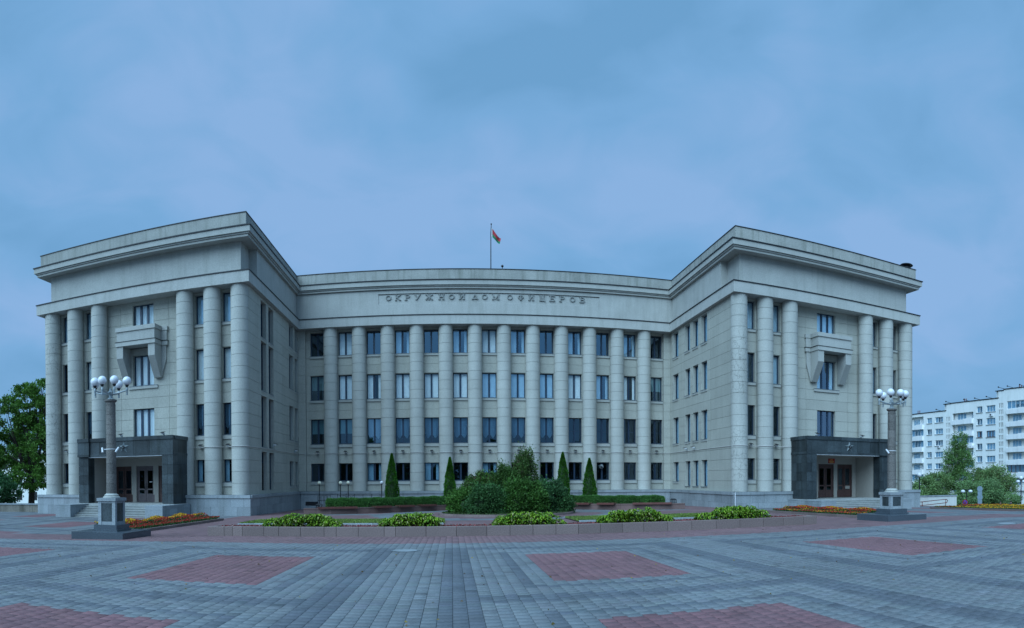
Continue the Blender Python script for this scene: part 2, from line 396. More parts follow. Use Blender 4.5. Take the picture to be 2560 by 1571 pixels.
nx = np.concatenate([bx[near] + a for a in (0, .2) for b in (0, .2)]); ny = np.concatenate([by[near] + b for a in (0, .2) for b in (0, .2)])
colk = np.round(nx / .2).astype(int); ny = ny + np.where(colk % 2 == 0, 0, .1)          # rows staggered from column to column
cxn, cyn = nx + .1, ny + .1
dist = np.hypot(cxn, cyn); inview = (np.arctan2(cxn, cyn) > -.71) & (np.arctan2(cxn, cyn) < .90) & (dist > 7.35)
order = np.argsort(np.where(inview, dist, 1e9)); big = order[:300]; rest = np.setdiff1d(np.arange(len(nx)), big)
pr = pattern(cxn, cyn)
def paver_geo(x, y, z, g=.003, bev=.003):
    n = len(x); t = rng.normal(0, .0016, (n, 4)); s0, s1 = g, .2 - g
    X = np.stack([x + s0, x + s1, x + s1, x + s0], 1); Y = np.stack([y + s0, y + s0, y + s1, y + s1], 1)
    Zt = z(X, Y) + t; b = np.array([1, -1, -1, 1]) * bev; c = np.array([1, 1, -1, -1]) * bev
    top = np.stack([X + b, Y + c, Zt], 2); mid = np.stack([X, Y, Zt - bev], 2); bot = np.stack([X, Y, Zt - PVH], 2)
    v = np.concatenate([top, mid, bot], 1).reshape(-1, 3)
    f0 = [(0,1,2,3),(4,5,1,0),(5,6,2,1),(6,7,3,2),(7,4,0,3),(8,9,5,4),(9,10,6,5),(10,11,7,6),(11,8,4,7)]
    f = (np.arange(n)[:, None, None] * 12 + np.array(f0)[None]).reshape(-1, 4); return v, f
v, f = paver_geo(nx[rest], ny[rest], Gn)
pst = place('paver', npmesh('paver', v, f, M_PAVE, np.repeat(paver_color(pr[rest], len(rest)), 9, axis=0)), PLAZA); pst['kind'] = 'stuff'
pv_mesh = []
for k in range(4):
    for q in range(3):
        v, f = paver_geo(np.array([0.]), np.array([0.]), lambda x, y: x * GX + y * GY)
        pv_mesh.append(npmesh('paver', v, f, M_PAVE, np.repeat(paver_color(np.array([k]), 1), 9, axis=0)))
for i in big:
    place('paver', pv_mesh[pr[i] * 3 + random.randrange(3)], PLAZA, (nx[i], ny[i], G(nx[i], ny[i])))
# lower terrain all round, down to the horizon
tm = MB()
RR = [0, 60, 90, 140, 250, 500, 1200, 2500]
vs = [(0, 0, -3.4)]; fs = []
for r in RR[1:]:
    for k in range(48):
        a = 2 * PI * k / 48; vs.append((r * math.sin(a), r * math.cos(a), -3.4 if r < 200 else -3.4 + (r - 200) * .001))
for k in range(48): fs.append((0, 1 + (k + 1) % 48, 1 + k))
for i in range(len(RR) - 2):
    for k in range(48): a = 1 + i * 48; fs.append((a + k, a + (k + 1) % 48, a + 48 + (k + 1) % 48, a + 48 + k))
tm.add(vs, fs); tag(tm.build('terrain', M_TERR), kind='structure')
# plaza retaining edge on the right
rm = MB(); ex = [40.6, 60, 86]; ey = [45.7, 47.6, 50.2]
for i in range(2):
    rm.quad((ex[i], ey[i], G(ex[i], ey[i]) - .0), (ex[i+1], ey[i+1], G(ex[i+1], ey[i+1])), (ex[i+1], ey[i+1], -3.5), (ex[i], ey[i], -3.5))
tag(rm.build('retaining_wall', M_LWALL), kind='structure')

# ------------------------------------------------------------------ the columned building
HALL = thing('columned_building', (XC, YC, -.7), 'long pale stone building with round engaged columns, two projecting wings and a lettered frieze', 'building')
def hall(name, mb, mat, smooth=False, parent=None, rz=0): return mb.build(name, mat, parent or HALL, smooth)
BASEPATH = [(XLO, YBACK), (XLO, YL), (XL, YL), (XL, YC), (XR, YC), (XR, YR), (XRO, YR), (XRO, YBACK)]
def sweep(path, prof, closed=True):
    mb = MB(); n = len(path); P = [Vector((a, b)) for a, b in path]; nrm = []
    for i in range(n - 1):
        d = (P[i+1] - P[i]).normalized(); nrm.append(Vector((d.y, -d.x)))
    rows = []
    for off, z in prof:
        row = []
        for i in range(n):
            if i == 0: o = nrm[0] * off
            elif i == n - 1: o = nrm[-1] * off
            else:
                a, b = nrm[i-1], nrm[i]
                o = (a * off + b * off) if abs(a.dot(b)) < .01 else a * off
            q = P[i] + o; row.append((q.x, q.y, z))
        rows.append(row)
    vs = [v for r in rows for v in r]; m = len(prof); fs = []
    for j in range(m if closed else m - 1):
        for i in range(n - 1):
            a = j * n + i; b = ((j + 1) % m) * n + i; fs.append((a, a + 1, b + 1, b))
    mb.add(vs, fs); return mb
hall('architrave', sweep(BASEPATH, [(0, ZAB), (0, ZAT), (-1.4, ZAT), (-1.4, ZAB)]), M_FRZ)
hall('flashing', sweep(BASEPATH, [(.05, ZAT - .015), (.05, ZAT + .055), (-.5, ZAT + .055), (-.5, ZAT + .002), (.002, ZAT + .002), (.002, ZAT - .015)]), M_FLASH)
FRP = [(XLO + .85, YBACK), (XLO + .85, YL + .85), (XL - .85, YL + .85), (XL - .85, 42.9), (XL - .28, 42.9), (XL - .28, YC + .28),
       (XR + .28, YC + .28), (XR + .28, 43.6), (XR + .85, 43.6), (XR + .85, YR + .85), (XRO - .85, YR + .85), (XRO - .85, YBACK)]
hall('frieze', sweep(FRP, [(0, ZAT + .05), (0, ZFT + .2), (-.5, ZFT + .2), (-.5, ZAT + .05)]), M_FRZ)
PX0, PX1, PZ0, PZ1 = -6.25, 12.91, 16.83, 17.70
fp = MB(); y0, y1 = YC + .215, YC + .279
fp.box(XL - .278, PX0, y0, y1, ZAT + .056, ZFT); fp.box(PX1, XR + .278, y0, y1, ZAT + .056, ZFT)
fp.box(PX0 + .002, PX1 - .002, y0, y1, ZAT + .056, PZ0); fp.box(PX0 + .002, PX1 - .002, y0, y1, PZ1, ZFT)
hall('frieze_panel', fp, M_FRZ)
fl_ = MB(); fl_.box(PX0 - .02, PX1 + .02, YC + .195, YC + .214, PZ1 - .01, PZ1 + .02); hall('flashing', fl_, M_FLASH)
hall('cornice', sweep(BASEPATH, [(-1.5, ZFT + .10), (-.06, ZFT + .03), (-.06, ZFT + .20), (.02, ZFT + .20), (.02, ZCB - .02), (.13, ZCB - .02), (.13, ZCT), (-1.5, ZCT)]), M_CONC)
hall('flashing', sweep(BASEPATH, [(.19, ZCT - .03), (.19, ZCT + .045), (-.2, ZCT + .06), (-.2, ZCT + .002), (.132, ZCT + .002), (.132, ZCT - .03)]), M_FLASH)
hall('parapet', sweep(BASEPATH, [(-.26, ZCT), (-.26, ZT - .05), (-.62, ZT - .05), (-.62, ZCT)]), M_PAR)
hall('parapet_cap', sweep(BASEPATH, [(-.22, ZT - .048), (-.22, ZT + .005), (-.68, ZT + .005), (-.68, ZT - .048)]), M_FLASH)
rf = MB(); rf.box(XLO + .5, XL - .5, YL + .5, YBACK, 19.0, 19.2); rf.box(XL - .498, XR + .498, YC + .5, YBACK, 19.0, 19.2); rf.box(XR + .5, XRO - .5, YR + .5, YBACK, 19.0, 19.2)
hall('roof', rf, M_FLASH)
# facade frames: u along the wall, d inward, z up
class Fac:
    def __init__(s, kind, pos): s.k, s.p = kind, pos; s.rz = {'f': 0, 'l': PI / 2, 'r': -PI / 2, 'b': 0}[kind]
    def pt(s, u, d, z): return {'f': (u, s.p + d, z), 'l': (s.p - d, u, z), 'r': (s.p + d, u, z)}[s.k]
    def box(s, mb, u0, u1, d0, d1, z0, z1):
        a = s.pt(u0, d0, z0); b = s.pt(u1, d1, z1)
        mb.box(min(a[0], b[0]), max(a[0], b[0]), min(a[1], b[1]), max(a[1], b[1]), z0, z1)
FC = Fac('f', YC + 1.15); FL = Fac('f', YL + 1.15); FR = Fac('f', YR + 1.15); SL = Fac('l', XL - .3); SR = Fac('r', XR + .3)
PANELS = []          # (apparent size, MB, material)
def wall(fac, u0, u1, z0, z1, ops, joints=(), th=.045, deep=.36, courses=None, mat=M_WALL, gap=.009):
    """backing wall with openings plus the ashlar panels in front of it; ops = (u0,u1,z0,z1)"""
    us = sorted({u0, u1} | {q for o in ops for q in o[:2] if u0 < q < u1}); zs = sorted({z0, z1} | {q for o in ops for q in o[2:] if z0 < q < z1})
    inside = lambda u, z: any(o[0] < u < o[1] and o[2] < z < o[3] for o in ops)
    mb = MB()
    for a, b in zip(us, us[1:]):
        run = None
        for c, d in zip(zs, zs[1:]):
            if inside((a + b) / 2, (c + d) / 2):
                if run: fac.box(mb, a, b, th, deep, *run); run = None
            else: run = (run[0], d) if run else (c, d)
        if run: fac.box(mb, a, b, th, deep, *run)
    hall('wall', mb, M_WALL)
    cs = courses or [z0 + (z1 - z0) * k / 18 for k in range(19)]
    js = sorted({u0, u1} | {j for j in joints if u0 < j < u1})
    for c0, c1 in zip(cs, cs[1:]):
        oz = sorted({c0, c1} | {q for o in ops for q in o[2:] if c0 + .001 < q < c1 - .001})
        for j0, j1 in zip(js, js[1:]):
            ou = sorted({j0, j1} | {q for o in ops for q in o[:2] if j0 + .001 < q < j1 - .001 and o[2] < c1 and o[3] > c0})
            cells = {(a, b): 1 for a in range(len(ou) - 1) for b in range(len(oz) - 1) if not inside((ou[a] + ou[a+1]) / 2, (oz[b] + oz[b+1]) / 2)}
            while cells:
                st = [next(iter(cells))]; grp = []; del cells[st[0]]
                while st:
                    q = st.pop(); grp.append(q)
                    for dd in ((1, 0), (-1, 0), (0, 1), (0, -1)):
                        r = (q[0] + dd[0], q[1] + dd[1])
                        if r in cells: del cells[r]; st.append(r)
                pb = MB(); area = 0
                for a, b in grp:
                    A, B_, Z0, Z1 = ou[a], ou[a+1], oz[b], oz[b+1]
                    ga = gap if a == 0 and j0 > u0 else 0; gb = gap if a == len(ou) - 2 and j1 < u1 else 0
                    fac.box(pb, A + ga, B_ - gb, 0, th, Z0 + (gap if b == 0 else 0), Z1 - (gap if b == len(oz) - 2 else 0)); area += (B_ - A) * (Z1 - Z0)
                PANELS.append((area * (.55 if fac.k != 'f' else 1), pb, mat))
WCACHE = {}
def curtain_mesh(w, h, kind):
    key = ('c', round(w, 2), round(h, 2), kind)
    if key in WCACHE: return WCACHE[key]
    out_ = []
    if kind == 'swag':
        for side in (-1, 1):
            mb = MB(); nx_ = 13; xa, xb = (-w / 2 + .06, -.05) if side < 0 else (.05, w / 2 - .06); nz = 34; vs = []; fs = []
            for i in range(nx_ + 1):
                u = i / nx_; x = xa + (xb - xa) * u; uu = u if side < 0 else 1 - u
                bot = h * (.27 - .13 * max(0, math.sin(uu * 1.35 * PI - .1)) + .10 * abs(math.cos(uu * 2.2)))
                for j in range(nz + 1):
                    t = j / nz; z = h * .98 + (bot - h * .98) * t
                    sag = .075 * math.sin((t * 12 - (1 - (2 * uu - .8) ** 2) * 1.6) * 2 * PI) * (0.35 + .65 * (uu < .62)) if t > .05 else 0
                    vs.append((x, .12 + sag + .02 * math.sin(u * 19), z))
            k = nz + 1
            for i in range(nx_):
                for j in range(nz): fs.append((i * k + j, (i + 1) * k + j, (i + 1) * k + j + 1, i * k + j + 1))
            mb.add(vs, fs); out_.append(mb.mesh('curtain', M_SWAG, True))
    else:
        n = 40; lo = {'full': 0.02, 'half': .42 * h, 'open': .02}[kind]
        for r0, r1 in (((0, 16), (32, 40)) if kind == 'open' else ((0, 40),)):
            mb = MB(); vs = []; fs = []
            for i in range(r0, r1 + 1):
                x = -w / 2 + .04 + (w - .08) * i / n; d = .11 + .03 * math.sin(i * 1.9) + .015 * math.sin(i * .7 + w * 9)
                vs += [(x, d, lo), (x, d, h - .02)]
            for i in range(r1 - r0): fs.append((2 * i, 2 * i + 2, 2 * i + 3, 2 * i + 1))
            mb.add(vs, fs); out_.append(mb.mesh('curtain', M_BLIND if kind == 'half' else M_CURT, True))
    WCACHE[key] = out_; return out_
def window(fac, uc, z0, w, h, d, nm=1, kind='full', sill=.0, sillw=None, glassm=None, framem=None, parent=None, transom=False, fw=.065, mw=.15, lip=.09):
    """frame, panes, curtain and sill of one window at depth d behind the wall face"""
    framem = framem or M_FRAME; glassm = glassm or M_GLASS
    key = ('f', round(w, 2), round(h, 2), nm, framem.name, transom)
    if key not in WCACHE:
        mb = MB(); a = w / 2
        mb.box(-a, -a + fw, 0, .09, 0, h); mb.box(a - fw, a, 0, .09, 0, h); mb.box(-a + fw, a - fw, 0, .09, 0, fw); mb.box(-a + fw, a - fw, 0, .09, h - fw, h)
        for k in range(nm):
            x = -a + w * (k + 1) / (nm + 1); mb.box(x - mw / 2, x + mw / 2, -.01, .10, fw, h - fw)
        if transom:
            cw = [-a + w * k / (nm + 1) for k in range(nm + 2)]
            for k in range(nm + 1): mb.box(cw[k] + (fw if k == 0 else mw / 2), cw[k+1] - (fw if k == nm else mw / 2), .01, .08, h * .45, h * .45 + .05)
        ps = MB(); xs = [-a + fw] + [q for k in range(nm) for q in (-a + w * (k + 1) / (nm + 1) - mw / 2, -a + w * (k + 1) / (nm + 1) + mw / 2)] + [a - fw]
        panes = []
        for k in range(nm + 1):
            p_ = MB(); p_.quad((xs[2*k], .045, fw), (xs[2*k+1], .045, fw), (xs[2*k+1], .045, h - fw), (xs[2*k], .045, h - fw)); panes.append(p_)
        WCACHE[key] = (mb.mesh('window', framem), panes)
    fm, panes = WCACHE[key]
    o = place('window', fm, parent or HALL, fac.pt(uc, d, z0), fac.rz)
    pk = key + (glassm.name,)
    if pk not in WCACHE: WCACHE[pk] = [p_.mesh('pane', glassm) for p_ in panes]
    for pm in WCACHE[pk]: place('pane', pm, o, local=True)
    if kind in ('full', 'swag', 'half', 'open'):
        for cmm in curtain_mesh(w, h, kind): place('curtain', cmm, o, local=True)
    if sill:
        sw = sillw or w + .1; sk = ('s', round(sw, 2), round(sill, 2), round(d, 2))
        if sk not in WCACHE:
            a = MB(); a.box(-sw / 2, sw / 2, -d - lip - .02, .0, -.035, -.004)
            b = MB(); b.box(-sw / 2, sw / 2, -d - lip, -d + .04, -.035 - sill, -.036)
            WCACHE[sk] = (a.mesh('sill', M_SILL), b.mesh('sill_band', M_CONC))
        for m_, nme in zip(WCACHE[sk], ('sill', 'sill_band')): place(nme, m_, o, local=True)
    return o
# --- central facade
COLX = [-10.59 + 2.524 * i for i in range(12)]
BAYX = [-11.86] + [(COLX[i] + COLX[i+1]) / 2 for i in range(11)] + [18.42]
ROWS = [(12.78, 14.86, .18), (8.86, 11.04, .2), (4.94, 7.16, .27), (1.64, 3.22, .27)]
ops = [(x - .64, x + .64, a, b) for x in BAYX for a, b, s in ROWS]
cz = [ZPL + COURSE * k for k in range(19)]
wall(FC, -12.88, 19.10, ZPL, ZAB, ops, joints=COLX, courses=cz)
K3 = ['half', 'half', 'swag', 'swag', 'swag', 'swag', 'swag', 'swag', 'swag', 'dark', 'dark', 'dark', 'dark']
K1 = ['dark', 'full', 'dark', 'open', 'dark', 'open', 'full', 'open', 'dark', 'open', 'dark', 'open', 'dark']
K2 = ['half', 'full', 'open', 'full', 'full', 'full', 'full', 'full', 'full', 'full', 'open', 'open', 'half']
for i, x in enumerate(BAYX):
    for r, (a, b, s) in enumerate(ROWS):
        kind = (K1[i], K2[i], K3[i], 'open' if i in (2, 4, 6) else 'dark')[r]
        gm = M_GLASS if r < 2 and not (i in (0, 12) and r == 0) else M_GLASSD
        if r == 1 and i in (1, 2, 3, 4, 5, 9, 11): gm = M_GLASSC
        if r == 0 and i in (1, 6): gm = M_GLASSC
        if r == 2 and i == 2: gm = M_GLASS
        window(FC, x, a, 1.28, b - a, .30, 1, kind, s, sillw=1.38, glassm=gm, transom=(r == 2 and i > 8))
# corner pilasters
for a, b in ((XL - .3, -12.88), (19.10, XR + .3)):
    for k in range(18):
        pb = MB(); pb.box(a + .003, b - .003, YC + .80, YC + 1.14, cz[k] + .013, cz[k+1] - .013); PANELS.append((.5, pb, M_WALL))
    pb = MB(); pb.box(a + .02, b - .02, YC + .83, YC + 1.19, ZPL, ZAB); hall('pilaster', pb, M_WALL)
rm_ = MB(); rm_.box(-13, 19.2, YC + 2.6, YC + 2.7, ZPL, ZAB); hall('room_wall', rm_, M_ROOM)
# --- round duct in a ground floor window, drain pipe on the plinth corner
m = MB(); n_ = 16
m.tube([(13.30, YC + 1.5, 2.86), (13.30, YC + 1.18, 2.86), (13.26, YC + 1.0, 2.80)], .17, 14); hall('vent_duct', m, M_STEEL, True)
m = MB(); m.prism([(13.27 + .13 * math.cos(2 * PI * k / 14), 2.80 + .13 * math.sin(2 * PI * k / 14)) for k in range(14)], 'y', YC + .975, YC + .985); hall('duct_mouth', m, M_ROOM)
m = MB(); m.tube([(XR + .02, YR - .14, -.6), (XR + .02, YR - .14, .72)], .028, 6); hall('drain_pipe', m, M_WHITE)
# --- columns
RC = .615
dm = MB(); b_ = .013
dm.lathe([(RC - .028, 0), (RC - .024, b_ - .002), (RC, b_), (RC, COURSE - b_), (RC - .024, COURSE - b_ + .002), (RC - .028, COURSE)], seg=36); DRUM = dm.mesh('drum', M_DRUM, True); DRUMC = DRUM.copy(); DRUMC.materials[0] = M_CRACK
cm = MB(); prof = []
for k in range(18): prof += [(RC - .035, k * COURSE), (RC, k * COURSE + b_), (RC, (k + 1) * COURSE - b_), (RC - .035, (k + 1) * COURSE)]
cm.lathe(prof, seg=36); COLM = cm.mesh('column', M_DRUM, True)
ncol = 0
def column(x, y, drums=True, cracked=False):
    if drums:
        base = MB(); base.lathe([(RC - .03, 0), (RC - .03, ZAB - ZPL - .01)], seg=20)
        o = place('column', COLC, HALL, (x, y, ZPL))
        for k in range(18): place('drum', DRUMC if cracked else DRUM, o, (0, 0, k * COURSE), local=True)
    else: place('column', COLM, HALL, (x, y, ZPL))
core = MB(); core.lathe([(RC - .04, .01), (RC - .04, ZAB - ZPL - .01)], seg=20); COLC = core.mesh('column', M_CONC, True)
for i, x in enumerate(COLX): column(x, YC + .74, drums=i in (4, 5, 6, 7))
LW = [-29.70, -27.55, -25.36, -18.26, -16.18, -14.17]; RW = [20.19, 22.33, 24.46, 31.66, 33.83, 35.98]
for i, x in enumerate(LW): column(x, YL + .74, True, i == 0)
for i, x in enumerate(RW): column(x, YR + .74, True, i == 0)
# --- wing fronts
def wing(fac, cols, yf, cxp, sgn):
    bays = [(cols[0] + cols[1]) / 2, (cols[1] + cols[2]) / 2, (cols[3] + cols[4]) / 2, (cols[4] + cols[5]) / 2]
    ops = [(x - .42, x + .42, a, b) for x in bays for a, b, s in ROWS]
    tri = [(12.0, 14.80), (8.79, 11.04), (5.03, 7.10)]
    ops += [(cxp - .87, cxp + .87, a, b) for a, b in tri]
    ops += [(cxp + q - .75, cxp + q + .75, ZPL, 2.86) for q in (-1.82, 0, 1.82)]
    WA, WB = (XLO + .32, XL - .34) if sgn < 0 else (XR + .34, XRO - .32)
    wall(fac, WA, WB, ZPL, ZAB, ops, joints=[cols[0], cols[1], cols[2], cxp - 1.9, cxp + 2.1, cols[3], cols[4], cols[5]], courses=cz)
    for i, x in enumerate(bays):
        for r, (a, b, s) in enumerate(ROWS):
            if r == 3 and abs(x - cxp) < 5.0 and i in (1,): pass
            window(fac, x, a, .84, b - a, .28, 0, ('full', 'full', 'swag' if sgn < 0 else 'dark', 'open' if sgn < 0 else 'dark')[r] if i != 0 else ('full', 'dark', 'dark', 'dark')[r], s, sillw=.98, glassm=(M_GLASSC if (sgn < 0 and r == 1) else M_GLASS) if r < 2 else M_GLASSD)
    for k, (a, b) in enumerate(tri):
        window(fac, cxp, a, 1.74, b - a, .26, 2, ('full', 'full' if sgn < 0 else 'open', 'full' if sgn < 0 else 'dark')[k], .2 if k == 1 else 0, sillw=2.4, glassm=M_GLASSC if sgn < 0 else M_GLASS, lip=.1)
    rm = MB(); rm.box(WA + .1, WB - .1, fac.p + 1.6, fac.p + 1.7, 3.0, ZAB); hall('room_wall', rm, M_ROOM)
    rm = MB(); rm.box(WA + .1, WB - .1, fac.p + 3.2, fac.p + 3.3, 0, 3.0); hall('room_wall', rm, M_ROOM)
    # outer side wall of the wing
    xo = cols[0] - .80 if sgn < 0 else cols[5] + .55
    sw = MB()
    if sgn < 0: sw.box(XLO + .3, XLO + .7, yf + 1.0, YBACK, -1.5, ZAB)
    else: sw.box(XRO - .7, XRO - .3, yf + 1.0, YBACK, -1.5, ZAB)
    hall('side_wall', sw, M_WALL)
wing(FL, LW, YL, -21.81, -1); wing(FR, RW, YR, 28.06, 1)
bw = MB(); bw.box(XLO + .3, XRO - .3, YBACK - .3, YBACK, -1.5, 19); hall('back_wall', bw, M_WALL)
# --- courtyard side walls
LZ1 = [(12.15, 14.80), (8.27, 11.88), (4.18, 7.90), (1.0, 3.83)]; LZ2 = [(13.1, 15.0), (9.54, 12.42), (5.18, 8.07), (1.27, 3.37)]
opl = [(u0, u1, a, b) for u0, u1 in ((43.78, 45.12), (45.72, 47.04)) for a, b in LZ1] + [(u0, u1, a, b) for u0, u1 in ((51.80, 53.15), (53.75, 54.72)) for a, b in LZ2]
wall(SL, YL + .80, YC + .80, ZPL, ZAB, opl, joints=[43.2, 49.6], deep=.62, courses=cz)
for u0, u1, a, b in opl:
    window(SL, (u0 + u1) / 2, a, u1 - u0, b - a, .29, 0, 'dark' if u0 < 50 else 'full', 0 if u0 < 50 and a < 2 else .1 if u0 < 50 else .16, sillw=u1 - u0 + .04, glassm=M_GLASSD, lip=.03)
RZ = [(12.63, 14.87), (8.85, 11.12), (4.88, 7.22), (1.09, 3.22)]
opr = [(u0, u1, a if not (q == 0 and a < 2) else 1.48, b) for q, (u0, u1) in enumerate(((52.78, 54.18), (49.97, 51.14), (48.16, 49.35), (46.28, 47.50))) for a, b in RZ]
wall(SR, YR + .80, YC + .80, ZPL, ZAB, opr, joints=[45.6], deep=.50, courses=cz)
for u0, u1, a, b in opr:
    window(SR, (u0 + u1) / 2, a, u1 - u0, b - a, .27, 0, 'full', .14 if not (a < 1.3) else .02, sillw=u1 - u0 + .08, glassm=M_GLASSD, lip=.05)
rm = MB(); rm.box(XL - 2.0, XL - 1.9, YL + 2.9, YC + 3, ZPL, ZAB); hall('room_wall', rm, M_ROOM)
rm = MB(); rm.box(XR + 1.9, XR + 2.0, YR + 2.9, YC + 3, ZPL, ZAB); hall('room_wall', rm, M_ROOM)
# panels: the largest 300 as objects, the rest joined
PANELS.sort(key=lambda q: -q[0])
for a, pb, mt in PANELS[:300]: hall('wall_panel', pb, mt)
big_ = MB()
for a, pb, mt in PANELS[300:]: big_.add(pb.v, pb.f)
if big_.v: hall('wall_panel', big_, M_WALL)['kind'] = 'stuff'
# --- plinth: core, cap stones and granite slabs
PX_ = [(XLO - .02, XL + .02, YL - .02, -21.69), (XR - .02, XRO + .02, YR - .02, 27.99)]
for pth in ([(XLO - .02, YBACK), (XLO - .02, YL - .02), (-21.69 - 3.76, YL - .02)],
            [(-21.69 + 3.76, YL - .02), (XL + .02, YL - .02), (XL + .02, YC - .02), (XR - .02, YC - .02), (XR - .02, YR - .02), (27.99 - 3.76, YR - .02)],
            [(27.99 + 3.76, YR - .02), (XRO + .02, YR - .02), (XRO + .02, YBACK)]):
    hall('plinth', sweep(pth, [(-.04, -2.0), (-.04, ZPL - .01), (-1.4, ZPL - .01), (-1.4, -2.0)]), M_GRAN)
ZR = [-.72, -.06, .54]
PORT = [(-21.81, YL, -1), (28.06, YR, 1)]
def slabs(fac, u0, u1, step, skip=()):
    for r in range(2):
        n = max(1, round((u1 - u0) / step)); off = .5 * r
        cuts = sorted({u0, u1} | {u0 + (k + off) * (u1 - u0) / n for k in range(1, n) if u0 + .3 < u0 + (k + off) * (u1 - u0) / n < u1 - .3})
        for a, b in zip(cuts, cuts[1:]):
            if any(s0 < (a + b) / 2 < s1 for s0, s1 in skip): continue
            mb = MB(); dd = random.uniform(-.004, .006)
            fac.box(mb, a + .006, b - .006, -.02 - dd, .06, (-1.6 if r == 0 else ZR[1] + .006), (ZR[1] if r == 0 else ZR[2] - .004)); hall('granite_slab', mb, M_GRAN)
    n = max(1, round((u1 - u0) / (step * 1.25))); cuts = [u0 + k * (u1 - u0) / n for k in range(n + 1)]
    for a, b in zip(cuts, cuts[1:]):
        if any(s0 < (a + b) / 2 < s1 for s0, s1 in skip): continue
        mb = MB(); fac.box(mb, a + .003, b - .003, -.09, .5, ZR[2], ZPL); hall('cap_stone', mb, M_GRAN)
PFL, PFR, PFC, PSL, PSR = Fac('f', YL - .02), Fac('f', YR - .02), Fac('f', YC - .02), Fac('l', XL + .02), Fac('r', XR - .02)
slabs(PFL, XLO - .02, -25.62, 1.0); slabs(PFL, -18.0, XL + .02, 1.05); slabs(PFR, XR - .02, 24.25, 1.05); slabs(PFR, 31.9, XRO + .02, 1.0)
slabs(PSL, YL + .05, YC - .1, 1.3); slabs(PSR, YR + .05, YC - .1, 1.3); slabs(PFC, XL + .05, XR - .05, 1.6)
vb = MB(); vb.box(-12.75, -11.65, YC - .06, YC + .3, -.48, -.14); hall('vent_opening', vb, M_ROOM)
# --- balconies
def balcony(cx, yf):
    wy = yf + 1.15; y0 = yf - .10; t = MB()
    t.box(cx - 1.62, cx + 1.62, y0 - .06, wy, 12.62, 12.92); t.box(cx - 2.06, cx + 2.06, wy - .22, wy - .001, 12.62, 12.92)
    b = MB(); b.box(cx - 1.54, cx + 1.54, y0 + .02, wy, 11.90, 12.619); b.box(cx - 2.0, cx + 2.0, wy - .18, wy - .001, 11.90, 12.619)
    s = MB(); s.box(cx - 1.62, cx + 1.62, y0 - .06, wy, 11.56, 11.86); s.box(cx - 2.06, cx + 2.06, wy - .22, wy - .001, 11.56, 11.86)
    fl = MB(); fl.box(cx - 1.66, cx + 1.66, y0 - .09, wy, 11.862, 11.898); fl.box(cx - 2.09, cx + 2.09, wy - .25, wy - .001, 11.862, 11.898)
    bal = hall('balcony', b, M_CONC); hall('balcony_cap', t, M_CONC, parent=bal); hall('balcony_slab', s, M_CONC, parent=bal); hall('flashing', fl, M_FLASH, parent=bal)
    for sg in (-1, 1):
        m = MB(); xa, xb = sorted((cx + sg * 1.56, cx + sg * 1.03))
        m.prism([(y0 + .02, 11.559), (y0 + .02, 10.70), (wy - .30, 9.25), (wy - .001, 9.25), (wy - .001, 11.559)], 'x', xa, xb); hall('bracket', m, M_CONC, parent=bal)
        m = MB(); xo = cx + sg * 1.94; xi = cx + sg * 1.561
        pts = [(xi, 9.25), (xi, 11.559), (xo, 11.559), (xo, 10.6)] if sg > 0 else [(xi, 9.25), (xo, 10.6), (xo, 11.559), (xi, 11.559)]
        m.prism(pts, 'y', wy - .15, wy - .001); hall('bracket_wing', m, M_CONC, parent=bal)
balcony(-21.81, YL); balcony(28.06, YR)
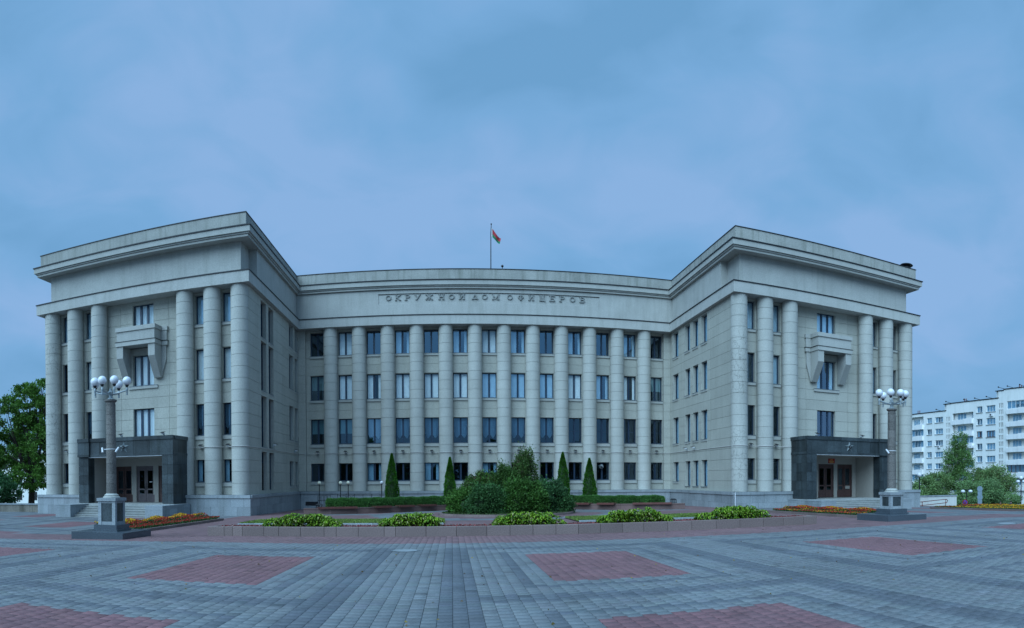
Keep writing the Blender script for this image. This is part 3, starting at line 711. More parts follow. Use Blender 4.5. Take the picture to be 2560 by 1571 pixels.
# --- portals
def star(mb, cx, y, cz_, R, dep):
    pts = []
    for k in range(10):
        a = PI / 2 + k * PI / 5; r = R if k % 2 == 0 else R * .40; pts.append((cx + r * math.cos(a), y, cz_ + r * math.sin(a)))
    c = (cx, y - dep, cz_)
    mb.add(pts + [c], [(i, (i + 1) % 10, 10) for i in range(10)])
def portal(cx, yf, sgn):
    fy = yf - 2.08; wy = yf + 1.15; P = thing_part = None
    body = MB(); xo = 3.75; pw = .82
    # structural core
    body.box(cx - xo + .05, cx - xo + pw - .05, fy + .05, fy + .82, ZL, 3.52); body.box(cx + xo - pw + .05, cx + xo - .05, fy + .05, fy + .82, ZL, 3.52)
    body.box(cx - xo + .05, cx - xo + .25, fy + .8, wy, ZL, 3.52); body.box(cx + xo - .25, cx + xo - .05, fy + .8, wy, ZL, 3.52)
    body.box(cx - xo + .05, cx + xo - .05, fy + .05, wy - .002, 3.521, 4.55)
    root = hall('portal', body, M_DGRAN)
    # plastered porch inside
    ins = MB(); ins.box(cx - xo + .252, cx - xo + pw - .05, fy + .822, wy, ZL, 3.50); ins.box(cx + xo - pw + .05, cx + xo - .252, fy + .822, wy, ZL, 3.50)
    ins.box(cx - xo + pw - .05, cx + xo - pw + .05, fy + .10, wy - .003, 3.44, 3.50)
    ins.box(cx - xo + pw, cx + xo - pw, wy - .06, wy - .004, 2.87, 3.44)
    for q in (-.91, .91): ins.box(cx + q - .16, cx + q + .16, wy - .06, wy - .004, ZL, 2.869)
    for sg in (-1, 1):
        xa, xb = sorted((cx + sg * 2.57, cx + sg * (xo - pw))); ins.box(xa, xb, wy - .06, wy - .004, ZL, 2.869)
    hall('porch_plaster', ins, M_PLAST, parent=root)
    edge = MB(); edge.box(cx - xo + pw, cx + xo - pw, fy + .02, fy + .05, 3.44, 3.485); hall('light_strip', edge, M_WHITE, parent=root)
    # granite cladding
    def clad(m): hall('granite_panel', m, M_DGRAN, parent=root)
    zc = [ZL + .01 + k * (3.50 - ZL) / 5 for k in range(6)]
    for k in range(5):
        for sg in (-1, 1):
            xa, xb = sorted((cx + sg * xo, cx + sg * (xo - pw)))
            m = MB(); m.box(xa, (xa + xb) / 2 - .006, fy, fy + .05, zc[k] + .008, zc[k+1] - .008); clad(m); m = MB(); m.box((xa + xb) / 2 + .006, xb, fy - .003, fy + .05, zc[k] + .008, zc[k+1] - .008); clad(m)
            m = MB(); xi = cx + sg * (xo - pw); m.box(*(sorted((xi, xi + sg * .05))), fy + .052, fy + .82, zc[k] + .004, zc[k+1] - .004); clad(m)
            xe = cx + sg * xo; nd = 4
            for d in range(nd):
                a = fy + .052 + (wy - .35 - fy) * d / nd; b = fy + .052 + (wy - .35 - fy) * (d + 1) / nd
                m = MB(); m.box(*sorted((xe, xe - sg * .05)), a + .008, b - .008, zc[k] + .008, zc[k+1] - .008); clad(m)
    st = .16
    xs_ = cx + sgn * 2.78
    cuts = [cx - xo - .0, cx - 2.0, cx - .75, cx + .75, cx + 2.0, cx + xo]; cuts = sorted(cuts + [xs_])
    for a, b in zip(cuts, cuts[1:]):
        pr_ = st if (sgn < 0 and b <= xs_ + .01) or (sgn > 0 and a >= xs_ - .01) else 0
        m = MB(); m.box(a + .009, b - .009, fy - pr_, fy + .049, 3.66, 4.535); clad(m)
        m = MB(); m.box(a + .003, b - .003, fy - pr_ - .03, fy + .049, 3.50, 3.655); clad(m)
        m = MB(); m.box(a + .002, b - .002, fy - pr_ - .06, fy + .30, 4.545, 4.80); clad(m)
    for sg in (-1, 1):
        xe = cx + sg * xo
        for d in range(3):
            a = fy + .31 + (2.1 - .31 + .5) * d / 3; b = fy + .31 + (2.29) * (d + 1) / 3
            m = MB(); m.box(*sorted((xe + sg * .06, xe - sg * .4)), a + .002, b - .002, 4.545, 4.80); clad(m)
            m = MB(); m.box(*sorted((xe, xe - sg * .049)), a - .25, b - .26, 3.66, 4.54); clad(m)
            m = MB(); m.box(*sorted((xe + sg * .03, xe - sg * .049)), a - .25, b - .252, 3.50, 3.655); clad(m)
    m = MB(); m.box(cx - xo + .3, cx + xo - .3, fy + .3, wy - .01, 4.56, 4.72); hall('portal_roof', m, M_DGRAN, parent=root)
    sm = MB(); star(sm, cx - sgn * 0.0, fy - .001, 4.08, .42, .15); hall('star', sm, M_STARM, parent=root)
    em = MB(); n = 20; em.prism([(cx + .125 * math.cos(2 * PI * k / n), 4.08 + .125 * math.sin(2 * PI * k / n)) for k in range(n)], 'y', fy - .12, fy - .05)
    em.tube([(cx + .075 * math.cos(a), fy - .125, 4.085 + .075 * math.sin(a)) for a in np.linspace(-2.2, 1.2, 9)], .014, 5); em.tube([(cx - .07, fy - .125, 4.03), (cx + .06, fy - .125, 4.14)], .012, 5)
    em.tube([(cx - .0, fy - .125, 4.14), (cx + .07, fy - .125, 4.08)], .018, 5)
    hall('emblem', em, M_BLACK, parent=root)
    # doors
    for q in (-1.82, 0, 1.82):
        x = cx + q; dmat = M_DOORG if sgn < 0 and q == 0 else M_DOOR
        fr = MB(); fr.box(x - .75, x - .67, wy + .02, wy + .14, ZL, 2.86); fr.box(x + .67, x + .75, wy + .02, wy + .14, ZL, 2.86); fr.box(x - .67, x + .67, wy + .02, wy + .14, 2.66, 2.86)
        for sg in (-1, 1):
            a, b = sorted((x + sg * .015, x + sg * .665))
            fr.box(a, a + .12, wy + .05, wy + .11, ZL + .02, 2.65); fr.box(b - .12, b, wy + .05, wy + .11, ZL + .02, 2.65)
            fr.box(a + .12, b - .12, wy + .05, wy + .11, ZL + .02, ZL + .62); fr.box(a + .12, b - .12, wy + .05, wy + .11, 2.52, 2.65); fr.box(a + .12, b - .12, wy + .05, wy + .11, ZL + .90, ZL + 1.0)
            for gk in range(5): fr.box(a + .14 + gk * .08, a + .155 + gk * .08, wy + .043, wy + .049, ZL + .08, ZL + .56)
        d_ = hall('door', fr, dmat, parent=HALL)
        gl_ = MB()
        for sg in (-1, 1):
            a, b = sorted((x + sg * .015, x + sg * .665)); gl_.quad((a + .12, wy + .08, ZL + .62), (b - .12, wy + .08, ZL + .62), (b - .12, wy + .08, 2.52), (a + .12, wy + .08, 2.52))
        hall('pane', gl_, M_GLASSD, parent=d_)
        hd = MB(); hd.tube([(x - .06, wy + .04, 1.12), (x - .09, wy - .02, 1.2), (x - .09, wy - .02, 1.5), (x - .06, wy + .04, 1.58)], .016); hd.tube([(x + .06, wy + .04, 1.12), (x + .09, wy - .02, 1.2), (x + .09, wy - .02, 1.5), (x + .06, wy + .04, 1.58)], .016)
        hall('handle', hd, M_BLACK, parent=d_)
    if sgn < 0:
        m = MB(); m.box(cx + .28, cx + .50, wy + .065, wy + .072, 1.66, 1.72); hall('door_notice', m, M_WHITE)
    else:
        m = MB(); m.box(cx - 1.95, cx - 1.72, wy + .065, wy + .072, 1.45, 1.8); hall('door_notice', m, M_SIGNY)
        m = MB(); m.prism([(cx - 1.38 + .08 * math.cos(2 * PI * k / 16), 1.72 + .08 * math.sin(2 * PI * k / 16)) for k in range(16)], 'y', wy + .03, wy + .04); hall('door_sticker', m, M_WHITE)
        m = MB(); m.box(cx + 1.95, cx + 2.4, wy + .035, wy + .042, ZL + .68, ZL + .92); hall('door_notice', m, M_PLAST)
    # landing, steps, cheek walls
    m = MB(); m.box(cx - xo - .1, cx + xo + .1, fy - .15, wy + 1.0, -1.4, ZL); hall('landing', m, M_STEP)
    g0 = G(cx, fy - 2); n = 6; rise = (ZL - g0) / n
    for k in range(1, n):
        m = MB(); ya = fy - .15 - .36 * k; zt = ZL - rise * k
        m.box(cx - 2.86, cx + 2.86, ya, ya + .36, -1.4, zt - .035); m.box(cx - 2.86, cx + 2.86, ya - .03, ya + .36, zt - .034, zt); hall('step', m, M_STEP)
    for sg in (-1, 1):
        a, b = sorted((cx + sg * 2.87, cx + sg * 4.12)); ya, yb = fy - 2.4, yf - .10
        m = MB(); m.box(a + .03, b - .03, ya + .03, yb, -1.4, .12); ch = hall('cheek_wall', m, M_GRAN)
        nn = 4
        for k in range(nn):
            y0_, y1_ = ya + (yb - ya) * k / nn, ya + (yb - ya) * (k + 1) / nn
            for z0_, z1_ in ((-1.4, -.08), (-.075, .10)):
                if k == 0: m = MB(); m.box(a, b, y0_, y0_ + .05, z0_, z1_); hall('granite_slab', m, M_GRAN, parent=ch)
                for xe in (a, b):
                    m = MB(); m.box(*sorted((xe, xe + (.03 if xe == a else -.03))), y0_ + (.052 if k == 0 else .004), y1_ - .004, z0_, z1_); hall('granite_slab', m, M_GRAN, parent=ch)
            m = MB(); m.box(a - .01, b + .01, y0_ + .002 - (.012 if k == 0 else 0), y1_ - .002, .102, .17); hall('cap_stone', m, M_GRAN, parent=ch)
ZL = .20
portal(-21.69, YL, -1); portal(27.99, YR, 1)
# --- inscription
GL = {  # strokes in a unit box, x 0..1 , y 0..1
 'О': [('arc', .5, .5, .40, .43, 0, 360)], 'К': [(.15, 0, .15, 1), (.18, .5, .85, 1), (.3, .58, .85, 0), (0, 0, .32, 0), (0, 1, .32, 1), (.66, 1, 1, 1), (.68, 0, 1, 0)],
 'Р': [(.2, 0, .2, 1), ('arc', .45, .73, .38, .25, -90, 90), (.2, .98, .45, .98), (.2, .48, .45, .48), (0, 0, .42, 0), (0, 1, .2, 1)],
 'У': [(.08, 1, .5, .45), (.92, 1, .35, .04), (0, 1, .25, 1), (.72, 1, 1, 1), (.18, .02, .38, .02)],
 'Ж': [(.5, 0, .5, 1), (.5, .5, .08, 1), (.5, .5, .92, 1), (.42, .55, .06, 0), (.58, .55, .94, 0), (0, 0, .2, 0), (.8, 0, 1, 0), (.36, 0, .64, 0), (.36, 1, .64, 1), (0, .96, .14, 1), (.86, 1, 1, .96)],
 'Н': [(.18, 0, .18, 1), (.82, 0, .82, 1), (.18, .5, .82, .5), (0, 0, .36, 0), (.64, 0, 1, 0), (0, 1, .36, 1), (.64, 1, 1, 1)],
 'Й': [(.18, 0, .18, 1), (.82, 0, .82, 1), (.18, .08, .82, .92), (0, 0, .36, 0), (.64, 0, 1, 0), (0, 1, .36, 1), (.64, 1, 1, 1), (.35, 1.18, .65, 1.18)],
 'Д': [(.5, 1, .12, .1), (.5, 1, .88, .1), (.0, .1, 1, .1), (.02, -.05, .02, .1), (.98, -.05, .98, .1)],
 'М': [(.15, 0, .15, 1), (.85, 0, .85, 1), (.15, 1, .5, .1), (.85, 1, .5, .1), (0, 0, .3, 0), (.7, 0, 1, 0), (0, 1, .2, 1), (.8, 1, 1, 1)],
 'Ф': [(.5, 0, .5, 1), ('arc', .5, .55, .42, .27, 0, 360), (.34, 0, .66, 0), (.34, 1, .66, 1)],
 'И': [(.18, 0, .18, 1), (.82, 0, .82, 1), (.18, .08, .82, .92), (0, 0, .36, 0), (.64, 0, 1, 0), (0, 1, .36, 1), (.64, 1, 1, 1)],
 'Ц': [(.15, 0, .15, 1), (.75, 0, .75, 1), (0, 0, .95, 0), (.95, -.16, .95, 0), (0, 1, .3, 1), (.6, 1, .9, 1), (.45, 0, .45, .7)],
 'Е': [(.2, 0, .2, 1), (.0, 0, .9, 0), (.0, 1, .88, 1), (.2, .5, .66, .5), (.88, .84, .88, 1), (.9, 0, .9, .2), (.66, .4, .66, .6)],
 'В': [(.18, 0, .18, 1), ('arc', .45, .75, .36, .24, -90, 90), ('arc', .45, .26, .42, .26, -90, 90), (0, 0, .45, 0), (0, 1, .45, 1), (.18, .51, .45, .51)]}
XSL = [-5.39, -4.56, -3.73, -2.89, -1.88, -.84, .04, .92, 2.04, 2.87, 3.82, 5.04, 5.97, 6.89, 7.85, 8.73, 9.60, 10.51, 11.39]
TXT = 'ОКРУЖНОЙДОМОФИЦЕРОВ'
ins = MB(); ins.box(PX0 + .01, PX1 - .01, YC + .262, YC + .281, PZ0 + .01, PZ1 - .01); INS = hall('inscription', ins, M_FRZ)
for x, ch in zip(XSL, TXT):
    wd = .50 if ch not in 'ЖМ' else .62; h = .44; mb = MB(); t_ = .075
    def seg_(x0, y0, x1, y1, t=t_):
        a = Vector((x - wd / 2 + wd * x0, 17.17 + h * y0)); b = Vector((x - wd / 2 + wd * x1, 17.17 + h * y1)); d = (b - a).normalized() if (b - a).length > 1e-6 else Vector((1, 0))
        a -= d * .012; b += d * .012; n_ = Vector((-d.y, d.x)) * t / 2
        mb.prism([tuple(a - n_), tuple(b - n_), tuple(b + n_), tuple(a + n_)], 'y', YC + .165 + random.uniform(0, .004), YC + .262)
    for s_ in GL[ch]:
        if s_[0] == 'arc':
            _, ax, ay, rx, ry, a0, a1 = s_; nn = 14 if a1 - a0 > 200 else 8
            pts = [(ax + rx * math.cos(math.radians(a0 + (a1 - a0) * k / nn)), ay + ry * math.sin(math.radians(a0 + (a1 - a0) * k / nn))) for k in range(nn + 1)]
            for p0, p1 in zip(pts, pts[1:]): seg_(p0[0], p0[1], p1[0], p1[1])
        else:
            horiz = abs(s_[1] - s_[3]) < .01 and abs(s_[0] - s_[2]) < .5; seg_(*s_, t=.045 if horiz else t_)
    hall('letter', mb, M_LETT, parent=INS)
# --- red name plate in the right porch
m = MB(); m.box(28.2, 28.82, YR + 1.065, YR + 1.09, 2.93, 3.30); pl = hall('name_plate', m, M_SIGNR)
m = MB()
for k, (wd, z) in enumerate(((.34, 3.22), (.40, 3.12), (.50, 3.07), (.44, 3.02), (.36, 2.97))):
    n = int(wd / .06)
    for q in range(n): m.box(28.51 - wd / 2 + q * .06, 28.51 - wd / 2 + q * .06 + .04, YR + 1.055, YR + 1.0645, z, z + .028)
hall('lettering', m, M_SIGNY, parent=pl)['kind'] = 'stuff'
# --- cable that runs along the facade just over the ground floor
def cable_pts():
    pts = [(-17.95, YL + .0, 4.55), (-17.55, YL + 1.1, 4.5)]
    def col_arc(x, y, z, a0=200, a1=340):
        return [(x + (RC + .03) * math.cos(math.radians(a)), y + (RC + .03) * math.sin(math.radians(a)), z) for a in range(a0, a1 + 1, 14)]
    pts = [(-17.9, YL + .35, 4.42), (-17.75, YL + .35, 4.06)] + [(-17.5, YL + 1.1, 4.06)]
    for x in LW[4:]: pts += col_arc(x, YL + .74, 4.06) + [(x + .8, YL + 1.1, 4.06)] * (x < -15)
    pts += [(XL - .27, YL + .9, 4.06), (XL - .27, YC + .75, 4.08), (XL - .1, YC + .77, 4.08), (-12.95, YC + .77, 4.08), (-12.85, YC + 1.12, 4.08)]
    for x in COLX: pts += col_arc(x, YC + .74, 4.08) + [(x + .75, YC + 1.12, 4.07), (x + 1.26, YC + 1.12, 4.06), (x + 1.75, YC + 1.12, 4.07)]
    pts = pts[:-1] + [(19.05, YC + 1.12, 4.08), (19.12, YC + .77, 4.08), (XR + .27, YC + .77, 4.08), (XR + .27, YR + .9, 4.10)]
    for x in RW[:3]: pts += col_arc(x, YR + .74, 4.10) + [(x + .85, YR + 1.1, 4.10)]
    return pts[:-1]
m = MB(); m.tube(cable_pts(), .022, 5)
tag(m.build('cable', M_CABLE), 'grey cable running along the facade above the ground floor windows', 'cable')
# --- flood lights
fl0 = thing('floodlight', (0, 0, 0), 'x', 'floodlight')
m = MB(); m.add([(-.13, -.42, .13), (.13, -.42, .13), (.13, -.10, .22), (-.13, -.10, .22), (-.13, -.42, .15), (.13, -.42, .15), (.13, -.10, .245), (-.13, -.10, .245)], [(0,3,2,1),(4,5,6,7),(0,1,5,4),(1,2,6,5),(2,3,7,6),(3,0,4,7)]); m.build('visor', M_BLACK, fl0)
m = MB(); m.box(-.075, .075, -.30, -.08, .05, .15); m.build('lamp_body', M_WHITE, fl0)
m = MB(); m.box(-.03, .03, -.10, 0, -.06, .10); m.tube([(0, -.05, 0), (0, -.18, .06)], .02); m.build('bracket', M_STEEL, fl0)
ORD = ['first', 'second', 'third', 'fourth', 'fifth', 'sixth', 'seventh', 'eighth', 'ninth', 'tenth', 'eleventh', 'twelfth', 'thirteenth']
spots = [((x, YC + 1.14, 4.08), 'small floodlight in the %s bay from the left of the recessed centre' % ORD[i], 0) for i, x in enumerate(BAYX)]
spots += [((-28.62, YL + 1.14, 4.06), 'small floodlight between the two outermost columns of the left wing', 0), ((-17.2, YL + 1.14, 4.06), 'small floodlight right beside the left dark granite portal', 0),
          ((-15.15, YL + 1.14, 4.06), 'small floodlight between the last two columns at the inner end of the left wing', 0), ((21.25, YR + 1.14, 4.1), 'small floodlight beside the cracked corner column of the right wing', 0),
          ((23.4, YR + 1.14, 4.1), 'small floodlight beside the dark granite portal on the right wing', 0), ((34.9, YR + 1.14, 4.06), 'small floodlight right of the right lamp column, between the outer columns', 0),
          ((-22.0, YL - 1.7, 4.83), 'left floodlight standing on top of the left granite portal', 0), ((-18.75, YL - 1.7, 4.83), 'right floodlight standing on top of the left granite portal', 0),
          ((25.2, YR - 1.7, 4.83), 'left floodlight standing on top of the right granite portal', 0), ((29.3, YR - 1.7, 4.83), 'right floodlight standing on top of the right granite portal', 0),
          ((XL - .29, 53.3, 4.2), 'floodlight on the courtyard side of the left wing, close to the inner corner', PI / 2), ((XL - .29, 46.6, 4.35), 'floodlight on the courtyard side of the left wing under the tall windows', PI / 2),
          ((XR + .29, 50.6, 4.2), 'farther floodlight on the courtyard side of the right wing', -PI / 2), ((XR + .29, 48.8, 4.2), 'nearer floodlight on the courtyard side of the right wing', -PI / 2)]
for i, (p, lb, rz) in enumerate(spots):
    if i == 0:
        fl0.location = p; fl0.rotation_euler = (0, 0, rz); fl0['label'] = lb; fl0['group'] = 'floodlights mounted along the facade'
    else: copy_tree(fl0, p, lb, rz, 'floodlights mounted along the facade')
# --- flag and roof bits
FP = thing('flagpole', (3.64, 58, 19.2), 'thin dark flagpole on the roof flying a red and green flag', 'flagpole')
m = MB(); m.tube([(3.64, 58, 19.2), (3.66, 58, 24.2), (3.70, 58, 25.0)], .05, 8, .03); m.sphere((3.70, 58, 25.08), .07, 8, 6); m.build('pole', M_BLACK, FP)
def flag():
    nu, nv = 26, 10; vs = []; top = [(0, 24.74), (.2, 24.55), (.42, 24.25), (.62, 24.0), (.82, 23.87), (1.0, 23.80)]
    def lerp(t, arr):
        for (a, b), (c, d) in zip(arr, arr[1:]):
            if a <= t <= c: return b + (d - b) * (t - a) / (c - a)
        return arr[-1][1]
    for i in range(nu + 1):
        t = i / nu; zt = lerp(t, top); ht = .76 * (1 - .35 * t)
        for j in range(nv + 1):
            s = j / nv; vs.append((3.73 + .86 * t * (1 - .14 * s * t), 58 + .09 * math.sin(t * 9 + s * 2) * t, zt - ht * s - .05 * math.sin(t * 8) * s))
    red = MB(); gr = MB(); wh = MB(); k = nv + 1
    def pick(mb, cond):
        fs = [(i * k + j, (i + 1) * k + j, (i + 1) * k + j + 1, i * k + j + 1) for i in range(nu) for j in range(nv) if cond(i, j)]
        used = sorted({q for f in fs for q in f}); ix = {q: n_ for n_, q in enumerate(used)}; mb.add([vs[q] for q in used], [tuple(ix[q] for q in f) for f in fs])
    pick(red, lambda i, j: i > 1 and j < 6); pick(gr, lambda i, j: i > 1 and j >= 6); pick(wh, lambda i, j: i <= 1)
    f_ = red.build('flag', M_FLAGR, FP, True); gr.build('green_stripe', M_FLAGG, f_, True); wh.build('hoist_ornament', M_WHITE, f_, True)
flag()
m = MB(); m.sphere((4.62, 57, 21.02 - .1), .12, 8, 6); m.tube([(4.62, 57, 19.3), (4.62, 57, 20.95)], .03); tag(m.build('roof_lamp', M_BLACK), 'tiny dark lamp on the roof just right of the flagpole', 'lamp')
RV = thing('roof_vent', (36.4, 41.8, 19.5), 'squat dark ventilator cap at the right end of the roof', 'vent')
m = MB(); m.lathe([(.34, 0), (.34, .74), (.30, .76)], 36.4, 41.8, 16, 19.45); m.build('vent_body', M_FLASH, RV)
m = MB(); m.lathe([(.52, .78), (.60, .84), (.50, .93), (.1, 1.0)], 36.4, 41.8, 16, 19.45); m.build('vent_cap', M_FLASH, RV)

# ------------------------------------------------------------------ lamp columns
def lamp_column(cx, cy, label, cams):
    g = G(cx, cy); T = thing('lamp_column', (cx, cy, g), label, 'street lamp', 'granite lamp columns on the plaza')
    def p(name, mb, mat, sm=False, par=None): return mb.build(name, mat, par or T, sm)
    b0 = g + .27
    m = MB(); m.box(cx - 1.12, cx + 1.12, cy - 1.12, cy + 1.12, g - .3, b0); p('base_slab', m, M_BGRAN)
    m = MB(); m.box(cx - .55, cx + .55, cy - .55, cy + .55, b0, b0 + .07); m.box(cx - .50, cx + .50, cy - .50, cy + .50, b0 + .07, b0 + .24); p('base_step', m, M_BGRAN)
    z0 = b0 + .24; z1 = .95; z2 = 1.07
    m = MB(); m.box(cx - .33, cx + .33, cy - .33, cy + .33, z0, z1); pd = p('pedestal', m, M_GRAN)
    for sx in (-1, 1):
        for sy in (-1, 1):
            m = MB(); m.box(*sorted((cx + sx * .38, cx + sx * .24)), *sorted((cy + sy * .38, cy + sy * .24)), z0, z1); p('corner_post', m, M_GRAN, par=pd)
    for ax in range(4):
        m = MB(); m2 = MB(); s = 1 if ax % 2 else -1
        for (za, zb) in ((z0, z0 + .12), (z1 - .08, z1)):
            if ax < 2: m.box(cx - .24, cx + .24, *sorted((cy + s * .365, cy + s * .33)), za, zb)
            else: m.box(*sorted((cx + s * .365, cx + s * .33)), cy - .24, cy + .24, za, zb)
        if ax < 2: m2.box(cx - .235, cx + .235, *sorted((cy + s * .35, cy + s * .33)), z0 + .125, z1 - .085)
        else: m2.box(*sorted((cx + s * .35, cx + s * .33)), cy - .235, cy + .235, z0 + .125, z1 - .085)
        p('rail', m, M_GRAN, par=pd); p('dark_panel', m2, M_DGRAN, par=pd)
    m = MB(); m.box(cx - .42, cx + .42, cy - .42, cy + .42, z1, z2); p('pedestal_cap', m, M_GRAN)
    m = MB(); m.lathe([(.33, 0), (.33, .04), (.27, .07), (.29, .10), (.23, .14), (.21, .17)], cx, cy, 24, z2); p('shaft_base', m, M_CONC, True)
    zs0 = z2 + .17; n = 9; hh = (4.64 - zs0) / n; r0, r1 = .200, .182
    for k in range(n):
        ra, rb = r0 + (r1 - r0) * k / n, r0 + (r1 - r0) * (k + 1) / n
        m = MB(); m.lathe([(ra - .012, 0), (ra, .012), (rb, hh - .012), (rb - .012, hh)], 0, 0, 24, 0); o_ = m.build('shaft_drum', M_SHAFT, T, True, (cx, cy, zs0 + k * hh))
    m = MB(); m.lathe([(.19, 0), (.19, .02), (.175, .03), (.175, .10), (.20, .12), (.24, .15), (.24, .20), (.20, .22)], cx, cy, 24, 4.64); p('capital', m, M_SHAFT, True)
    m = MB(); m.lathe([(.17, 0), (.10, .05), (.07, .07), (.07, .14), (.09, .16), (.09, .20), (.06, .24), (.11, .27), (.11, .30), (.05, .33), (.05, .42)], cx, cy, 16, 4.86); p('mast', m, M_STEEL, True)
    m = MB(); m.lathe([(.062, 0), (.062, .05)], cx, cy, 16, 4.97); p('mast_ring', m, M_RUST, True)
    for dx, dy in ((0, -.62), (0, .62), (-.43, -.45), (.43, -.45), (-.71, .02), (.71, .02)):
        m = MB(); ex, ey = cx + dx, cy + dy
        m.tube([(cx, cy, 5.06), (cx + dx * .5, cy + dy * .5, 5.09), (ex, ey, 5.17)], .030, 6); m.lathe([(.035, -.14), (.035, 0), (.045, .02), (.045, .10), (.03, .12), (.03, .17)], ex, ey, 12, 5.13); p('arm', m, M_STEEL, True)
        m = MB(); m.lathe([(.04, 0), (.075, .08), (.075, .10)], ex, ey, 12, 5.28); p('globe_socket', m, M_BLACK, True)
        m = MB(); m.sphere((ex, ey, 5.52), .168, 24, 14); p('globe', m, M_GLOBE, True)
    m = MB(); m.lathe([(.205, 0), (.205, .025)], cx, cy, 24, 2.93); p('clamp_band', m, M_WHITE)
    for k, (sg, lb) in enumerate(cams):
        ct = thing('security_camera', (cx + sg * .2, cy, 2.93), lb, 'camera', 'security cameras strapped to the lamp columns')
        m = MB(); m.tube([(cx + sg * .2, cy, 2.94), (cx + sg * .34, cy - .03, 2.95)], .015); m.build('bracket', M_WHITE, ct)
        m = MB(); m.tube([(cx + sg * .37, cy - .05, 3.0), (cx + sg * .29, cy - .16, 2.82)], .038, 10); m.build('camera_body', M_WHITE, ct, True)
    return T
lamp_column(-12.52, 21.0, 'tall granite lamp column with six white globes in front of the left portal', [(-1, 'white camera on the left side of the left lamp column'), (1, 'white camera on the right side of the left lamp column')])
lamp_column(18.42, 22.15, 'tall granite lamp column with six white globes in front of the right portal', [(-1, 'small white camera on the right lamp column')])

# ------------------------------------------------------------------ foliage tools
def leafmesh(name, P, Nrm, size, cols, aspect=1.6, mat=None, jitter=.8, droop=0.):
    n = len(P); d = Nrm + rng.normal(0, jitter, (n, 3)); d[:, 2] -= droop; d /= np.linalg.norm(d, axis=1)[:, None] + 1e-9
    r = rng.normal(0, 1, (n, 3)); a = np.cross(d, r); a /= np.linalg.norm(a, axis=1)[:, None] + 1e-9
    s = (size * rng.uniform(.6, 1.3, n))[:, None]
    t = d * s * aspect; b = a * s * .5; c = np.cross(d, a)
    v = np.stack([P, P + t * .5 + b + c * s * .12, P + t, P + t * .5 - b + c * s * .12], 1).reshape(-1, 3)
    return npmesh(name, v, np.arange(4 * n).reshape(n, 4), mat or M_LEAF, cols)
def leafcols(n, base, var=.25, warm=None, wf=0.):
    c = np.array(base)[None] * (1 + rng.normal(0, var, (n, 1))) * (1 + rng.normal(0, .06, (n, 3)))
    if warm is not None and wf > 0:
        k = rng.random(n) < wf; c[k] = np.array(warm) * (1 + rng.normal(0, .2, (k.sum(), 1)))
    return np.clip(c, .004, 1)
def clumpvar(P, scale, amp):
    k = rng.normal(0, 1, (6, 3)) / scale; ph = rng.uniform(0, 6, 6)
    return 1 + amp * np.sin(P @ k.T + ph).mean(1)[:, None] * 1.8
def blob_pts(c, R, n, clusters=60, spread=.12, shell=.35, zmin=None):
    """leaf positions in clusters spread through an ellipsoid, denser to its surface"""
    u = rng.normal(0, 1, (clusters, 3)); u /= np.linalg.norm(u, axis=1)[:, None]; rr = rng.uniform(1 - shell, 1.03, clusters) ** .8
    cc = u * rr[:, None]; idx = rng.integers(0, clusters, n)
    q = cc[idx] + rng.normal(0, spread, (n, 3)) * rng.uniform(.5, 1.2, (clusters, 1))[idx]
    P = np.array(c) + q * np.array(R); nr = cc[idx]
    if zmin is not None:
        k = P[:, 2] > zmin; P, nr = P[k], nr[k]
    return P, nr
def thuja(x, y, ztop, w, label):
    g = G(x, y); T = thing('thuja', (x, y, g), label, 'conifer', 'clipped conifers standing before the facade'); h = ztop - g; n = 12000
    t = rng.random(n) ** 1.15; a = rng.uniform(0, 2 * PI, n); ph = rng.uniform(0, 6, 4)
    R = (w / 2) * np.clip(1 - t ** 1.5, 0, 1) ** .85 * (1 + .10 * np.sin(3 * a + ph[0] + t * 9) + .07 * np.sin(7 * a + ph[1] - t * 21) + .05 * np.sin(13 * t * 3 + ph[2])) * rng.uniform(.84, 1.04, n)
    R = R * np.clip(.86 + t * .9, 0, 1)
    P = np.stack([x + R * np.cos(a), y + R * np.sin(a), g + .05 + t * h], 1); nr = np.stack([np.cos(a), np.sin(a), .9 + 0 * a], 1)
    c = leafcols(n, (.042, .150, .010), .28) * clumpvar(P, .16, .3)
    place('foliage', leafmesh('foliage', P, nr, .045, c, 2.0, jitter=.45), T)
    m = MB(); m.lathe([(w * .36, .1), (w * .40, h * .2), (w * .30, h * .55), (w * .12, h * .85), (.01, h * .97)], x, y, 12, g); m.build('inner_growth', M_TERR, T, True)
    m = MB(); m.tube([(x, y, g - .1), (x, y, g + h * .5)], .06); m.build('trunk', M_BARK, T)
thuja(-4.77, 50, 3.72, 1.22, 'leftmost dark green clipped conifer, standing behind the left hedge')
thuja(-.17, 50, 3.40, 1.10, 'slim clipped conifer between the left hedge end and the shrub bed')
thuja(5.75, 49, 3.74, 1.15, 'clipped conifer whose tip rises behind the bushy middle shrubs')
thuja(8.83, 50, 3.80, 1.26, 'taller clipped conifer just right of the shrub bed')
thuja(11.01, 50, 3.32, 1.24, 'rightmost clipped conifer behind the right hedge')
